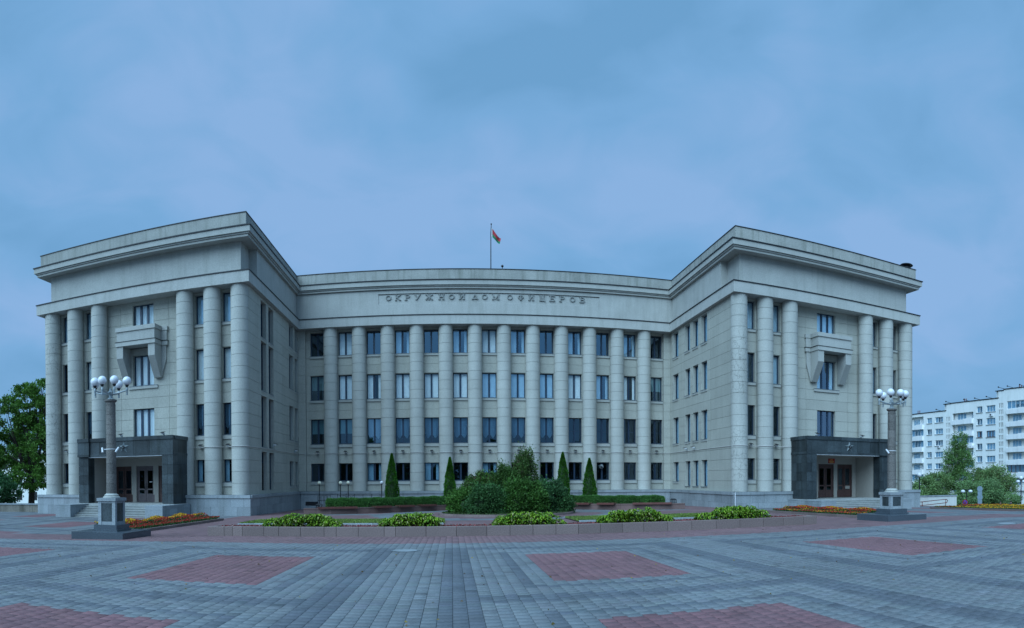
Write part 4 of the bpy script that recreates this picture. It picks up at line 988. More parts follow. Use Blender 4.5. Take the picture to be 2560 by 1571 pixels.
def shrub(c, R, n, base, label, size=.075, warm=None, wf=0., clusters=90, name='shrub', cat='shrub', jitter=.8, spread=.11):
    g = G(c[0], c[1]); T = thing(name, (c[0], c[1], g), label, cat, 'shrubs of the round bed')
    P, nr = blob_pts(c, R, int(n * 1.9), clusters + 60, spread + .02, .42, g + .02)
    nr = nr + np.array([0, 0, .5])
    cc = leafcols(len(P), base, .22, warm, wf) * clumpvar(P, .5, .22)
    place('foliage', leafmesh('foliage', P, nr, size, cc, 1.8, jitter=jitter), T)
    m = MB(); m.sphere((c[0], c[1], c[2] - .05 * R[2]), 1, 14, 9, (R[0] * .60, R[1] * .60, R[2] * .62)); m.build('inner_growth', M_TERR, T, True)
    m = MB()
    for k in range(5):
        a = k * 1.25; m.tube([(c[0], c[1], g), (c[0] + R[0] * .35 * math.cos(a), c[1] + R[1] * .35 * math.sin(a), c[2] + R[2] * .3), (c[0] + R[0] * .6 * math.cos(a + .2), c[1] + R[1] * .6 * math.sin(a + .2), c[2] + R[2] * .6)], .035, 5, .01)
    m.build('branch', M_BARK, T)
    return T
DG = (.046, .118, .036); MG = (.060, .130, .028)
shrub((1.0, 40.2, .10), (1.25, 1.3, .95), 9000, (.055, .135, .022), 'low green shrub at the left end of the round bed')
shrub((2.1, 38.6, .15), (1.25, 1.1, 1.15), 9000, DG, 'dark spreading juniper in front on the left of the round bed')
shrub((1.9, 41.4, .8), (1.15, 1.2, 1.25), 8000, (.06, .125, .024), 'medium green shrub with brown twigs behind the left juniper', warm=(.09, .045, .035), wf=.10)
shrub((3.35, 41.2, .95), (1.0, 1.1, 1.5), 9000, MG, 'tall light green shrub left of the middle of the round bed')
shrub((4.85, 41.6, 1.1), (.78, .9, 2.35), 9000, (.065, .125, .030), 'tallest loose conifer in the round bed with browning tips', size=.07, warm=(.10, .085, .05), wf=.12, name='conifer', spread=.13)
shrub((4.3, 38.9, .35), (1.45, 1.2, 1.25), 11000, (.05, .125, .022), 'broad green shrub at the front middle of the round bed')
shrub((6.2, 40.3, .3), (1.15, 1.2, 1.3), 10000, (.048, .122, .044), 'bluish green juniper on the right of the round bed')
shrub((6.95, 40.3, -.05), (.75, 1.0, .9), 7000, DG, 'low dark juniper at the right end of the round bed')
# round bed with kerb and turf
BC = (3.45, 40.6)
def ring(name, r0, r1, z0, z1, mat, label, cat, c=BC, sq=.95, pieces=28, piece='kerb_stone'):
    T = thing(name, (c[0], c[1], G(*c)), label, cat)
    for k in range(pieces):
        a0, a1 = 2 * PI * k / pieces, 2 * PI * (k + 1) / pieces; m = MB(); vs = []; s = 4
        for j in range(s + 1):
            a = a0 + (a1 - a0) * (j / s) * .992
            for r in (r0, r1):
                x, y = c[0] + r * math.cos(a), c[1] + r * sq * math.sin(a); g = G(x, y); vs += [(x, y, g + z0), (x, y, g + z1)]
        fs = []
        for j in range(s):
            b = 4 * j; n_ = b + 4; fs += [(b + 1, b + 3, n_ + 3, n_ + 1), (b, b + 1, n_ + 1, n_), (b + 2, n_ + 2, n_ + 3, b + 3)]
        fs += [(0, 2, 3, 1), (4 * s, 4 * s + 1, 4 * s + 3, 4 * s + 2)]
        m.add(vs, fs); m.build(piece, mat, T)
    return T
RB = ring('round_flower_bed', 4.15, 4.35, -.1, .13, M_PGRAN, 'round planting bed with a pale granite kerb in the middle of the forecourt', 'flower bed')
m = MB(); n = 40; m.add([(BC[0], BC[1], G(*BC) + .10)] + [(BC[0] + 4.16 * math.cos(2 * PI * k / n), BC[1] + 4.16 * .95 * math.sin(2 * PI * k / n), G(BC[0] + 4.1 * math.cos(2 * PI * k / n), BC[1] + 4.1 * math.sin(2 * PI * k / n)) + .08) for k in range(n)], [(0, 1 + k, 1 + (k + 1) % n) for k in range(n)])
m.build('soil', M_SOIL, RB)
def grass(name, inside, x0, x1, y0, y1, n, label, zoff=.05, col_=(.075, .12, .035), h=.05):
    x = rng.uniform(x0, x1, n); y = rng.uniform(y0, y1, n); k = inside(x, y); x, y = x[k], y[k]
    P = np.stack([x, y, Gn(x, y) + zoff], 1); nr = np.tile([0, 0, 1.], (len(P), 1)); c = leafcols(len(P), col_, .2) * clumpvar(P, .6, .15)
    o = place(name, leafmesh(name, P, nr, h, c, 2.0, M_GRASS, .35)); tag(o, label, 'grass', kind='stuff')
grass('turf', lambda x, y: ((x - BC[0]) ** 2 + ((y - BC[1]) / .95) ** 2 < 4.1 ** 2), -1, 8, 36, 45, 14000, 'thin turf under the shrubs of the round bed', .10, (.055, .085, .03))

# ------------------------------------------------------------------ long front planter
PLT = thing('planter', (2.7, 22.6, G(2.7, 22.6)), 'long low planter edged with speckled pink granite blocks in front of the forecourt', 'planter')
JX = [-9.0, -8.33, -8.0, -7.61, -6.78, -6.22, -5.41, -4.54, -4.1, -3.31, -2.39, -1.99, -.92, .14, 1.2, 2.02, 2.83, 3.65, 4.46, 5.26, 6.08, 6.89, 7.82, 8.78, 9.79, 10.79, 11.82, 12.73, 13.69, 14.34]
PY = 22.1; PB = 23.55
def blk(mb, x0, x1, y0, y1, zb, zt, bv=.012):
    g0, g1 = G(x0, y0), G(x1, y0)
    mb.add([(x0, y0, g0 + zb), (x1, y0, g1 + zb), (x1, y1, g1 + zb), (x0, y1, g0 + zb), (x0, y0, g0 + zt - bv), (x1, y0, g1 + zt - bv), (x1, y1, g1 + zt - bv), (x0, y1, g0 + zt - bv),
            (x0 + bv, y0 + bv, g0 + zt), (x1 - bv, y0 + bv, g1 + zt), (x1 - bv, y1 - bv, g1 + zt), (x0 + bv, y1 - bv, g0 + zt)],
           [(0,3,2,1),(0,1,5,4),(1,2,6,5),(2,3,7,6),(3,0,4,7),(4,5,9,8),(5,6,10,9),(6,7,11,10),(7,4,8,11),(8,9,10,11)])
for a, b in zip(JX, JX[1:]):
    m = MB(); blk(m, a + .007, b - .007, PY, PY + .20, -.1, .345); m.build('granite_block', M_PGRAN, PLT)
for k in range(20):
    a = -8.8 + 22.94 * k / 20; b = -8.8 + 22.94 * (k + 1) / 20; m = MB(); blk(m, a + .003, b - .003, PB, PB + .16, -.1, .33); m.build('granite_block', M_PGRAN, PLT)
for xa in (-9.0, 14.14):
    for k in range(2):
        ya = PY + .203 + k * .62; m = MB(); blk(m, xa, xa + .2, ya + .003, ya + .617, -.1, .342); m.build('granite_block', M_PGRAN, PLT)
m = MB(); m.add([(x, y, G(x, y) + .275) for x, y in ((-8.85, PY + .15), (14.2, PY + .15), (14.2, PB + .05), (-8.85, PB + .05))], [(0, 1, 2, 3)]); m.build('soil', M_SOIL, PLT)
n = 26000; x = rng.uniform(-8.8, 14.1, n); y = rng.uniform(PY + .2, PB, n); P = np.stack([x, y, Gn(x, y) + .285 + rng.uniform(0, .035, n)], 1)
mc = np.array((.20, .05, .05)) * (1 + rng.normal(0, .3, (n, 1))); k = rng.random(n) < .03; mc[k] = (.4, .36, .33)
o = place('mulch', leafmesh('mulch', P, np.tile([0, 0, .3], (n, 1)), .035, np.clip(mc, .01, 1), 1.3, M_MULCH, 1.0)); tag(o, 'crushed red gravel filling the long granite planter', 'gravel', kind='stuff')
def hosta(x0, x1, ztop, yc, label):
    xc = (x0 + x1) / 2; g = G(xc, yc); T = thing('hosta_clump', (xc, yc, g), label, 'plant', 'leafy clumps in the long planter')
    VS = []; FS = []; CS = []; ncl = int((x1 - x0) / .34) + 2; nl = 0
    for q in range(ncl * 4):
        px = x0 + .15 + (x1 - x0 - .3) * rng.random(); edge = min(px - x0, x1 - px) / (.5 * (x1 - x0)); hh = (ztop - g - .2) * (.35 + .65 * min(1, edge * 1.6) ** .6) * rng.uniform(.85, 1.05)
        py = yc + rng.uniform(-.26, .42); hh *= 1 - .35 * abs(py - yc) / .45
        for L_ in range(60):
            a = rng.uniform(0, 2 * PI); el = rng.random() ** .7; ln = rng.uniform(.10, .165); wd = ln * rng.uniform(.45, .6)
            rr = .24 * math.sqrt(max(0, 1 - el ** 2)) * rng.uniform(.75, 1.1); bx_, by_ = px + rr * math.cos(a), py + rr * math.sin(a); bz = g + .20 + hh * (.12 + .86 * el)
            bx_ = min(max(bx_, x0 + .05), x1 - .05)
            dx, dy = math.cos(a), math.sin(a); sx, sy = -dy, dx
            rows = [(0, .25, 0), (.35, 1, .03), (.7, .75, .005), (1.0, .03, -.045)]; i0 = len(VS); drop = rng.uniform(.0, 1.2)
            for t, ww, dz in rows:
                cxx, cyy, cz2 = bx_ + dx * ln * t, by_ + dy * ln * t, bz + dz * drop + .06 * t * (1 - t) * el
                VS += [(cxx + sx * wd * ww / 2, cyy + sy * wd * ww / 2, cz2 + .012 * ww), (cxx, cyy, cz2 - .010), (cxx - sx * wd * ww / 2, cyy - sy * wd * ww / 2, cz2 + .012 * ww)]
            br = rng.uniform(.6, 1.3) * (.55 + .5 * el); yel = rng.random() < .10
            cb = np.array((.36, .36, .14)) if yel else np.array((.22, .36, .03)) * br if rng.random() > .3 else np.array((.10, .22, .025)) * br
            for r_ in range(3):
                b = i0 + 3 * r_; FS += [(b, b + 1, b + 4, b + 3), (b + 1, b + 2, b + 5, b + 4)]; CS += [cb, cb * .93]
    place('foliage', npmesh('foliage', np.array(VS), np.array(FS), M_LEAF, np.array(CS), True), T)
hosta(-6.9, -4.0, .46, 22.75, 'leftmost broad leaved green clump in the granite planter')
hosta(-2.6, -.2, .50, 22.75, 'second broad leaved clump from the left in the granite planter')
hosta(1.45, 4.05, .52, 22.75, 'middle broad leaved clump, in front of the round shrub bed')
hosta(5.40, 8.20, .58, 22.75, 'fourth broad leaved clump from the left in the granite planter')
hosta(9.25, 12.55, .60, 22.75, 'rightmost and widest broad leaved clump in the granite planter')
# lawns behind the planter with a thin kerb
def lawn(xs0, xs1, label, mirror=False):
    y0_, y1_ = 29.6, 33.6
    def ins(x, y): return (y > 29.7) & (y < 33.5 - .02 * (x - XC) ** 2 * .1)
    grass('lawn', ins, xs0, xs1, y0_, y1_, 26000, label, .04, (.15, .22, .05))
    T = thing('lawn_kerb', ((xs0 + xs1) / 2, y0_, G(xs0, y0_)), 'pale stone kerb edging the ' + label, 'kerb'); n = 12
    for k in range(n):
        a, b = xs0 + (xs1 - xs0) * k / n, xs0 + (xs1 - xs0) * (k + 1) / n
        m = MB(); blk(m, a + .003, b - .003, y0_ - .12, y0_, -.1, .09); m.build('kerb_stone', M_GRAN, T)
        m = MB(); blk(m, a + .003, b - .003, y1_, y1_ + .12, -.1, .09); m.build('kerb_stone', M_GRAN, T)
    m = MB(); m.add([(x, y, G(x, y) + .03) for x, y in ((xs0, y0_), (xs1, y0_), (xs1, y1_), (xs0, y1_))], [(0, 1, 2, 3)]); m.build('soil', M_SOIL, T)
lawn(-10.4, -.4, 'lawn strip on the left behind the planter'); lawn(6.0, 16.2, 'lawn strip on the right behind the planter')

# ------------------------------------------------------------------ curved granite bench walls, hedges
def pathpts(sg):
    return [(XC + sg * 13.2, 42.3), (XC + sg * 11.5, 42.7), (XC + sg * 8.6, 44.4), (XC + sg * 5.9, 47.0), (XC + sg * 3.0, 50.2)]
def interp(pts, n):
    P = [Vector(p) for p in pts]; L_ = [0]
    for a, b in zip(P, P[1:]): L_.append(L_[-1] + (b - a).length)
    out = []
    for k in range(n + 1):
        s = L_[-1] * k / n
        for i in range(len(P) - 1):
            if s <= L_[i+1] + 1e-6: out.append(P[i] + (P[i+1] - P[i]) * ((s - L_[i]) / (L_[i+1] - L_[i]))); break
    return out
def seg_box(mb, a, b, w, z0, z1, gap=.003, off=0.):
    d = (b - a).normalized(); n_ = Vector((-d.y, d.x)); 
    if n_.y > 0: n_ = -n_          # towards the camera
    a2, b2 = a + d * gap, b - d * gap; pts = [a2 + n_ * off, b2 + n_ * off, b2 + n_ * (off - w), a2 + n_ * (off - w)]
    g = [G(p.x, p.y) for p in pts]
    mb.add([(p.x, p.y, q + z0) for p, q in zip(pts, g)] + [(p.x, p.y, q + z1) for p, q in zip(pts, g)], [(0, 1, 2, 3), (7, 6, 5, 4), (0, 4, 5, 1), (1, 5, 6, 2), (2, 6, 7, 3), (3, 7, 4, 0)])
for sg, lab in ((-1, 'left'), (1, 'right')):
    pp = interp(pathpts(sg), 14); T = thing('bench_wall', (pp[3].x, pp[3].y, G(pp[3].x, pp[3].y)), 'low curved reddish granite wall in front of the %s hedge' % lab, 'wall')
    for k in range(14):
        m = MB(); seg_box(m, pp[k], pp[k+1], .45, -.1, .36); seg_box(m, pp[k], pp[k+1], .50, .361, .43, .002, .03); m.build('granite_block', M_RGRAN, T)
    bl = [(1, 4, 'longest wooden bench seat, at the outer end of the %s bench wall'), (5.4, 6.9, 'short wooden bench seat second from the outer end of the %s bench wall'), (7.6, 9.2, 'short wooden bench seat third from the outer end of the %s bench wall')]
    if sg < 0: bl.append((9.9, 11.6, 'short wooden bench seat nearest the shrub bed on the %s bench wall'))
    for a, b, lb in bl:
        def at(t): i = min(int(t), 13); return pp[i] + (pp[i+1] - pp[i]) * (t - i)
        A, B_ = at(a), at(b); bt = thing('bench', ((A.x + B_.x) / 2, (A.y + B_.y) / 2, G(A.x, A.y)), lb % lab, 'bench', 'wooden bench seats on the curved walls')
        for s in range(4):
            m = MB(); seg_box(m, A, B_, .10, .47, .51, .0, .30 - s * .125); m.build('slat', M_WOODR, bt)
        m = MB(); seg_box(m, A, B_, .03, .38, .51, .0, .335); m.build('front_board', M_WOODR, bt)
def hedge(pts, w, ztop, label):
    pp = interp(pts, 10); T = thing('hedge', (pp[5].x, pp[5].y, G(pp[5].x, pp[5].y)), label, 'hedge')
    n = 75000; t = rng.random(n) * 10; i = np.minimum(t.astype(int), 9); fr = t - i
    px = np.array([p.x for p in pp]); py = np.array([p.y for p in pp]); x = px[i] + (px[i+1] - px[i]) * fr; y = py[i] + (py[i+1] - py[i]) * fr
    q = rng.random(n) * PI; rx = w / 2 * np.sign(np.cos(q)) * np.abs(np.cos(q)) ** .35; rz = np.abs(np.sin(q)) ** .35
    g = Gn(x, y); zb = g + .05; zt = ztop + .02 * np.sin(x * 3.1) + .02 * np.sin(x * 7.7)
    endf = np.clip(np.minimum(t, 10 - t) / .12, 0, 1) ** .4
    P = np.stack([x, y + rx * endf, zb + (zt - zb) * rz * (.55 + .45 * endf)], 1) + rng.normal(0, .018, (n, 3)); nr = np.stack([0 * x, np.sign(rx) * .8, rz * 1.2], 1)
    c = leafcols(n, (.080, .20, .050), .25) * clumpvar(P, .25, .2)
    place('foliage', leafmesh('foliage', P, nr, .045, c, 1.5, jitter=.7), T)
    m = MB()
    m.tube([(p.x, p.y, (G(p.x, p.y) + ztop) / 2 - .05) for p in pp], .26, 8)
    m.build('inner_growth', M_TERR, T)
hedge([(-9.0, 44.6), (-5.0, 46.0), (-1.5, 49.0), (.4, 51.2)], .9, .36, 'long clipped hedge curving behind the left bench wall')
hedge([(15.5, 44.6), (11.5, 46.0), (8.2, 49.0), (6.2, 51.2)], .9, .40, 'long clipped hedge curving behind the right bench wall')
# cage lamps, small globe lamps, railing
def globe_lamp(x, y, zt, mat, label, group='globe lamps by the basement ramp'):
    g = G(x, y); T = thing('globe_lamp', (x, y, g), label, 'lamp', group)
    m = MB(); m.tube([(x, y, g), (x, y, zt - .14)], .035, 8); m.lathe([(.07, 0), (.05, .12), (.035, .14)], x, y, 10, g); m.build('post', M_BLACK, T)
    m = MB(); m.lathe([(.04, 0), (.07, .03)], x, y, 10, zt - .17); m.build('collar', M_BLACK, T)
    m = MB(); m.sphere((x, y, zt), .15, 16, 10); m.build('globe', mat, T, True)
for x, mt, lb in ((-10.85, M_GLOBY, 'yellowed globe lamp farthest left by the railing'), (-9.08, M_GLOBY, 'left one of the pair of close globe lamps with yellowed glass'), (-8.44, M_GLOBY, 'right one of the pair of close globe lamps'), (-5.69, M_GLOBE, 'white globe lamp close to the leftmost clipped conifer')):
    globe_lamp(x, 51, 1.5, mt, lb)
RL = thing('railing', (-8.4, 52.5, -.7), 'black metal railing along the basement ramp behind the left hedge', 'railing')
m = MB()
for z in (.45, .55): m.tube([(-9.6, 52.5, z), (-5.2, 52.5, z - .02)], .02)
m.tube([(-9.6, 52.5, .06), (-5.2, 52.5, .04)], .015); m.build('rail', M_BLACK, RL)
for k in range(7):
    m = MB(); x = -9.6 + k * .72; m.tube([(x, 52.5, -.7), (x, 52.5, .55)], .022); m.build('post', M_BLACK, RL)
for k in range(3):
    m = MB(); x = -9.25 + k * .42
    m.tube([(x - .18, 52.47, .42), (x, 52.47, .28), (x + .18, 52.47, .42)], .018); m.tube([(x - .18, 52.47, .08), (x, 52.47, .28), (x + .18, 52.47, .08)], .018); m.build('scrollwork', M_BLACK, RL)
G2 = thing('gate_railing', (-10.6, 51.6, -.7), 'short black gate railing beside the leftmost globe lamp', 'railing')
for k in range(5):
    m = MB(); x = -11.1 + k * .26; m.tube([(x, 51.6, -.7), (x, 51.6, .42)], .02); m.build('bar', M_BLACK, G2)
m = MB(); m.tube([(-11.1, 51.6, .42), (-10.0, 51.6, .46)], .02); m.tube([(-11.1, 51.6, .04), (-10.0, 51.6, .07)], .02); m.build('rail', M_BLACK, G2)
def cage(x, y, label):
    g = G(x, y) + .3; T = thing('ground_lantern', (x, y, g), label, 'lantern', 'small black lanterns by the hedges')
    for sx in (-1, 0, 1):
        for sy in (-1, 1):
            m = MB(); m.tube([(x + sx * .2, y + sy * .15, g - .3), (x + sx * .2, y + sy * .15, g + .30)], .022); m.build('bar', M_BLACK, T)
    m = MB(); m.add([(x - .24, y - .18, g + .30), (x + .24, y - .18, g + .30), (x + .24, y + .18, g + .30), (x - .24, y + .18, g + .30), (x - .13, y - .08, g + .40), (x + .13, y - .08, g + .40), (x + .13, y + .08, g + .40), (x - .13, y + .08, g + .40)], [(0,3,2,1),(4,5,6,7),(0,1,5,4),(1,2,6,5),(2,3,7,6),(3,0,4,7)]); m.build('cap', M_BLACK, T)
    m = MB(); m.box(x - .21, x + .21, y - .16, y + .16, g + .02, g + .06); m.build('shelf', M_BLACK, T)
cage(-9.6, 45.0, 'small black lantern box at the outer end of the left hedge'); cage(16.75, 46.0, 'small black lantern box at the outer end of the right hedge')
# flower beds beside the lamp columns
def flowers(name, x0, x1, y0, y1, label, cols, kside, hmax=.26, n=6500, zb=.10):
    T = thing(name, ((x0 + x1) / 2, (y0 + y1) / 2, G(x0, y0)), label, 'flower bed')
    def kerb(ax0, ax1, ay0, ay1, cnt, alongx):
        for k in range(cnt):
            if alongx: a = ax0 + (ax1 - ax0) * k / cnt; b = ax0 + (ax1 - ax0) * (k + 1) / cnt; m = MB(); blk(m, a + .003, b - .003, ay0, ay1, -.1, .13)
            else:
                a = ay0 + (ay1 - ay0) * k / cnt; b = ay0 + (ay1 - ay0) * (k + 1) / cnt; m = MB()
                g0, g1 = G(ax0, a), G(ax0, b); m.add([(ax0, a + .003, g0 - .1), (ax1, a + .003, g0 - .1), (ax1, b - .003, g1 - .1), (ax0, b - .003, g1 - .1), (ax0, a + .003, g0 + .13), (ax1, a + .003, g0 + .13), (ax1, b - .003, g1 + .13), (ax0, b - .003, g1 + .13)], [(0,3,2,1),(4,5,6,7),(0,1,5,4),(1,2,6,5),(2,3,7,6),(3,0,4,7)])
            m.build('kerb_stone', M_PGRAN, T)
    kerb(x0, x0 + .15, y0, y1, 10, False); kerb(x1 - .15, x1, y0, y1, 10, False); kerb(x0 + .153, x1 - .153, y1 - .15, y1, 3, True); kerb(x0 + .153, x1 - .153, y0, y0 + .15, 3, True)
    m = MB(); m.add([(x, y, G(x, y) + .07) for x, y in ((x0 + .1, y0 + .1), (x1 - .1, y0 + .1), (x1 - .1, y1 - .1), (x0 + .1, y1 - .1))], [(0, 1, 2, 3)]); m.build('soil', M_SOIL, T)
    x = rng.uniform(x0 + .18, x1 - .18, n * 2); y = rng.uniform(y0 + .18, y1 - .18, n * 2)
    u = (x - x0) / (x1 - x0); u = u if kside > 0 else 1 - u      # 0 at the kerb nearest the forecourt
    lump = .5 + .5 * np.sin(y * 2.1 + np.sin(x * 3) * 1.2) * np.sin(x * 2.7 + 1)
    hh = hmax * (.55 + .45 * lump * (u > .35)) * (.8 + .4 * (u > .4)); g = Gn(x, y)
    P = np.stack([x, y, g + zb + hh * rng.uniform(.2, .92, len(x))], 1); o = place('flower_leaves', leafmesh('flower_leaves', P, np.tile([0, 0, .8], (len(x), 1)), .05, leafcols(len(x), (.045, .10, .03), .25), 1.6, jitter=.8), T)
    k = rng.random(len(x)) < .55; x, y, u, lump, hh, g = x[k], y[k], u[k], lump[k], hh[k], g[k]
    P = np.stack([x, y, g + zb + hh * rng.uniform(.88, 1.06, len(x))], 1); c = cols(u, lump, x, y) * (1 + rng.normal(0, .15, (len(x), 1)))
    o = place('flower', leafmesh('flower', P, np.tile([0, 0, 1.], (len(x), 1)), .05, np.clip(c, .01, 1), 1.0, M_PETAL, .7), T); o['kind'] = 'stuff'
RED_, YEL_, ORG_ = np.array((.42, .030, .025)), np.array((.70, .42, .02)), np.array((.62, .19, .02))
def fc1(u, l, x, y):
    c = np.tile(RED_, (len(u), 1)); q = rng.random(len(u)); k = (u > .42) & (l > .55) & (q < .8); c[k] = YEL_; k = (u > .5) & (l <= .45) & (q < .5); c[k] = ORG_; return c
flowers('flower_bed', -15.3, -12.9, 23.6, 34.2, 'bed of red and yellow flowers left of the forecourt, beside the left lamp column', fc1, -1, .30)
def fc2(u, l, x, y):
    c = np.tile(RED_, (len(u), 1)); r_ = rng.random(len(u)); c[(r_ < .45) & (l > .6)] = YEL_; c[(r_ > .4) & (r_ < .6) & (l > .4)] = ORG_; return c
flowers('flower_bed', 18.2, 20.6, 24.4, 33.4, 'bed of red and yellow flowers right of the forecourt, behind the right lamp column', fc2, 1, .24)
def fc3(u, l, x, y):
    c = np.tile(YEL_, (len(u), 1)); r_ = rng.random(len(u)); c[r_ < .28] = ORG_; c[(y > 33.5) & (r_ < .8)] = RED_; return c
flowers('flower_bed', 33.4, 41.0, 24.5, 35.6, 'far bed of yellow and orange flowers at the right edge of the plaza', fc3, 1, .22, 9000)
# manholes
for x, y, r, lb in ((-1.27, 17.05, .34, 'round pale manhole cover set in the grey paving before the planter'), (19.3, 16.1, .36, 'round manhole cover in the paving at the right')):
    T = thing('manhole_cover', (x, y, G(x, y)), lb, 'manhole cover', rz=0)
    m = MB(); n = 32; m.add([(x + r * math.cos(2 * PI * k / n), y + r * math.sin(2 * PI * k / n), G(x + r * math.cos(2 * PI * k / n), y + r * math.sin(2 * PI * k / n)) + z_) for z_ in (0, .012) for k in range(n)], [tuple(range(n, 2 * n))] + [(k, (k + 1) % n, n + (k + 1) % n, n + k) for k in range(n)]); m.build('cover', M_GRAN, T)
    m = MB(); vs = []; fs = []
    for k in range(n):
        a = 2 * PI * k / n
        for rr_ in (r + .005, r + .05): px_, py_ = x + rr_ * math.cos(a), y + rr_ * math.sin(a); vs.append((px_, py_, G(px_, py_) + .009))
    for k in range(n): fs.append((2 * k, 2 * k + 1, 2 * ((k + 1) % n) + 1, 2 * ((k + 1) % n)))
    m.add(vs, fs); m.build('rim', M_IRON, T)

# ------------------------------------------------------------------ left: low wall, trees, house
LWALL = thing('low_wall', (-34, 38, -.9), 'weathered low stone wall left of the building under the trees', 'wall')
a0, a1 = Vector((-33.0, 34.8)), Vector((-30.9, 41.0)); nseg = 6
a0 = Vector((-41.0, 41.6)); a1 = Vector((-30.8, 43.2))
for k in range(6):
    p0 = a0 + (a1 - a0) * k / 6; p1 = a0 + (a1 - a0) * (k + 1) / 6; m = MB(); seg_box(m, p0, p1, .3, -.3, .62, .004); m.build('stone_panel', M_LWALL, LWALL)
    m = MB(); seg_box(m, p0, p1, .42, .62, .74, .002, .06); m.build('coping_stone', M_GRAN, LWALL)
p0 = Vector((-41.6, 34.5)); p1 = Vector((-41.0, 41.6))
for k in range(3):
    q0 = p0 + (p1 - p0) * k / 3; q1 = p0 + (p1 - p0) * (k + 1) / 3; m = MB(); seg_box(m, q0, q1, .3, -.3, .62, .004); m.build('stone_panel', M_LWALL, LWALL)
def tree(x, y, zb, blobs, n, base, label, name='tree', size=.2, trunk_r=.3, fork=2.5, bark=None, group=None, clusters=70, droop=0., aspect=1.3, warm=None, wf=0, spread=.11, limbs=True, shell=.5):
    T = thing(name, (x, y, zb), label, 'tree', group)
    tot = sum(R[0] * R[1] + R[0] * R[2] for _, R in blobs); Ps = []; Ns = []
    for c, R in blobs:
        k = int(n * (R[0] * R[1] + R[0] * R[2]) / tot); P, nr = blob_pts(c, R, k, clusters, spread, shell); Ps.append(P); Ns.append(nr)
    P = np.concatenate(Ps); nr = np.concatenate(Ns) * .6 + np.array([0, 0, .3])
    c = leafcols(len(P), base, .2, warm, wf) * clumpvar(P, 1.3, .22)
    place('crown', leafmesh('crown', P, nr, size, c, aspect, jitter=.8, droop=droop), T)
    m = MB(); m.tube([(x, y, zb - .3), (x + .1, y, zb + fork * .6), (x, y, zb + fork)], trunk_r, 10, trunk_r * .75)
    for c_, R in blobs:
        mid = ((x + c_[0]) / 2 + rng.uniform(-.4, .4), (y + c_[1]) / 2, (zb + fork + c_[2]) / 2)
        m.tube([(x, y, zb + fork * .9), mid, (c_[0], c_[1], c_[2] + R[2] * .3)], trunk_r * .55, 6, .04)
        if limbs:
            for q in range(4):
                a = rng.uniform(0, 2 * PI); m.tube([mid, (c_[0] + R[0] * .4 * math.cos(a), c_[1] + R[1] * .4 * math.sin(a), c_[2]), (c_[0] + R[0] * .8 * math.cos(a), c_[1] + R[1] * .8 * math.sin(a), c_[2] + R[2] * .4)], .09, 5, .02)
    m.build('trunk', bark or M_BARK, T, True)
MAPLE = (.085, .19, .03)
tree(-47.0, 60, -1.5, [((-47.5, 60, 11.2), (3.0, 3, 2.6)), ((-45.0, 60.5, 9.6), (2.8, 3, 2.8)), ((-50.5, 60, 9.4), (2.8, 3, 2.6)), ((-44.0, 60, 6.0), (2.6, 3, 2.4)), ((-49.5, 60, 5.4), (3.2, 3, 2.6)), ((-46.2, 59, 2.4), (2.6, 3, 1.6)), ((-45.0, 60, 12.6), (2.2, 2.4, 1.5))], 36000, MAPLE,
     'tall spreading green tree close to the left end of the building', trunk_r=.42, fork=4.0, size=.19, spread=.085, clusters=64)
tree(-52.5, 54, -1.5, [((-52.0, 54, 5.0), (3.2, 3, 3.2)), ((-50.0, 54, 2.0), (3.0, 3, 2.6)), ((-53.5, 54, 8.4), (2.8, 3, 2.8)), ((-47.0, 53.5, .9), (2.6, 2.4, 1.7))], 50000, (.040, .118, .045),
     'dark leafy tree at the left edge of the photograph', trunk_r=.35, fork=3, size=.16, clusters=60)
tree(-44.5, 75, -2, [((-47.5, 75, 3.5), (4.0, 3, 3.6)), ((-57, 75, 6.0), (4, 3, 4.5)), ((-62, 75, 5.0), (4, 3, 5))], 30000, (.06, .13, .035), 'lighter green tree farther back behind the left trees', trunk_r=.3, fork=2.5, size=.2)
PH = thing('pale_house', (-70, 92, -3.4), 'pale house glimpsed between the leaves of the left trees', 'building')
m = MB(); m.box(-84, -62, 92, 100, -3.5, 7.5); m.build('wall', M_APT, PH)
for k in range(6):
    for r in range(3):
        m = MB(); m.box(-82.5 + k * 3.5, -81.2 + k * 3.5, 91.93, 92.05, -1.4 + r * 2.9, .1 + r * 2.9); m.build('window', M_ROOM, PH)

# ------------------------------------------------------------------ right: apartment block
APT = thing('apartment_block', (100, 95, -3.4), 'long stepped white apartment block with balconies behind the trees on the right', 'building')
FA = Fac('r', 99.0)
def ap(name, mb, mat, par=None): return mb.build(name, mat, par or APT)
def slot(ops, u0, u1, z0, z1, mb, th=.35):
    us = sorted({u0, u1} | {q for o in ops for q in o[:2] if u0 < q < u1}); zs = sorted({z0, z1} | {q for o in ops for q in o[2:] if z0 < q < z1})
    for a, b in zip(us, us[1:]):
        run = None
        for c_, d in zip(zs, zs[1:]):
            if any(o[0] < (a + b) / 2 < o[1] and o[2] < (c_ + d) / 2 < o[3] for o in ops):
                if run: FA.box(mb, a, b, 0, th, *run); run = None
            else: run = (run[0], d) if run else (c_, d)
        if run: FA.box(mb, a, b, 0, th, *run)
def awin(u0, u1, z0, z1, nm, frame=None, curt='full', d=.18):
    o = window(FA, (u0 + u1) / 2, z0, u1 - u0, z1 - z0, d, nm, curt, .10, sillw=u1 - u0 + .25, glassm=M_GLASSD, framem=frame or M_WFRAME, parent=APT, fw=.09, mw=.12, lip=.10)
OP = []; WN = []
S1 = [15.66 - 2.6 * k for k in range(7)]; S2 = [17.06 - 2.62 * k for k in range(7)]; S3 = [17.3 - 2.58 * k for k in range(7)]
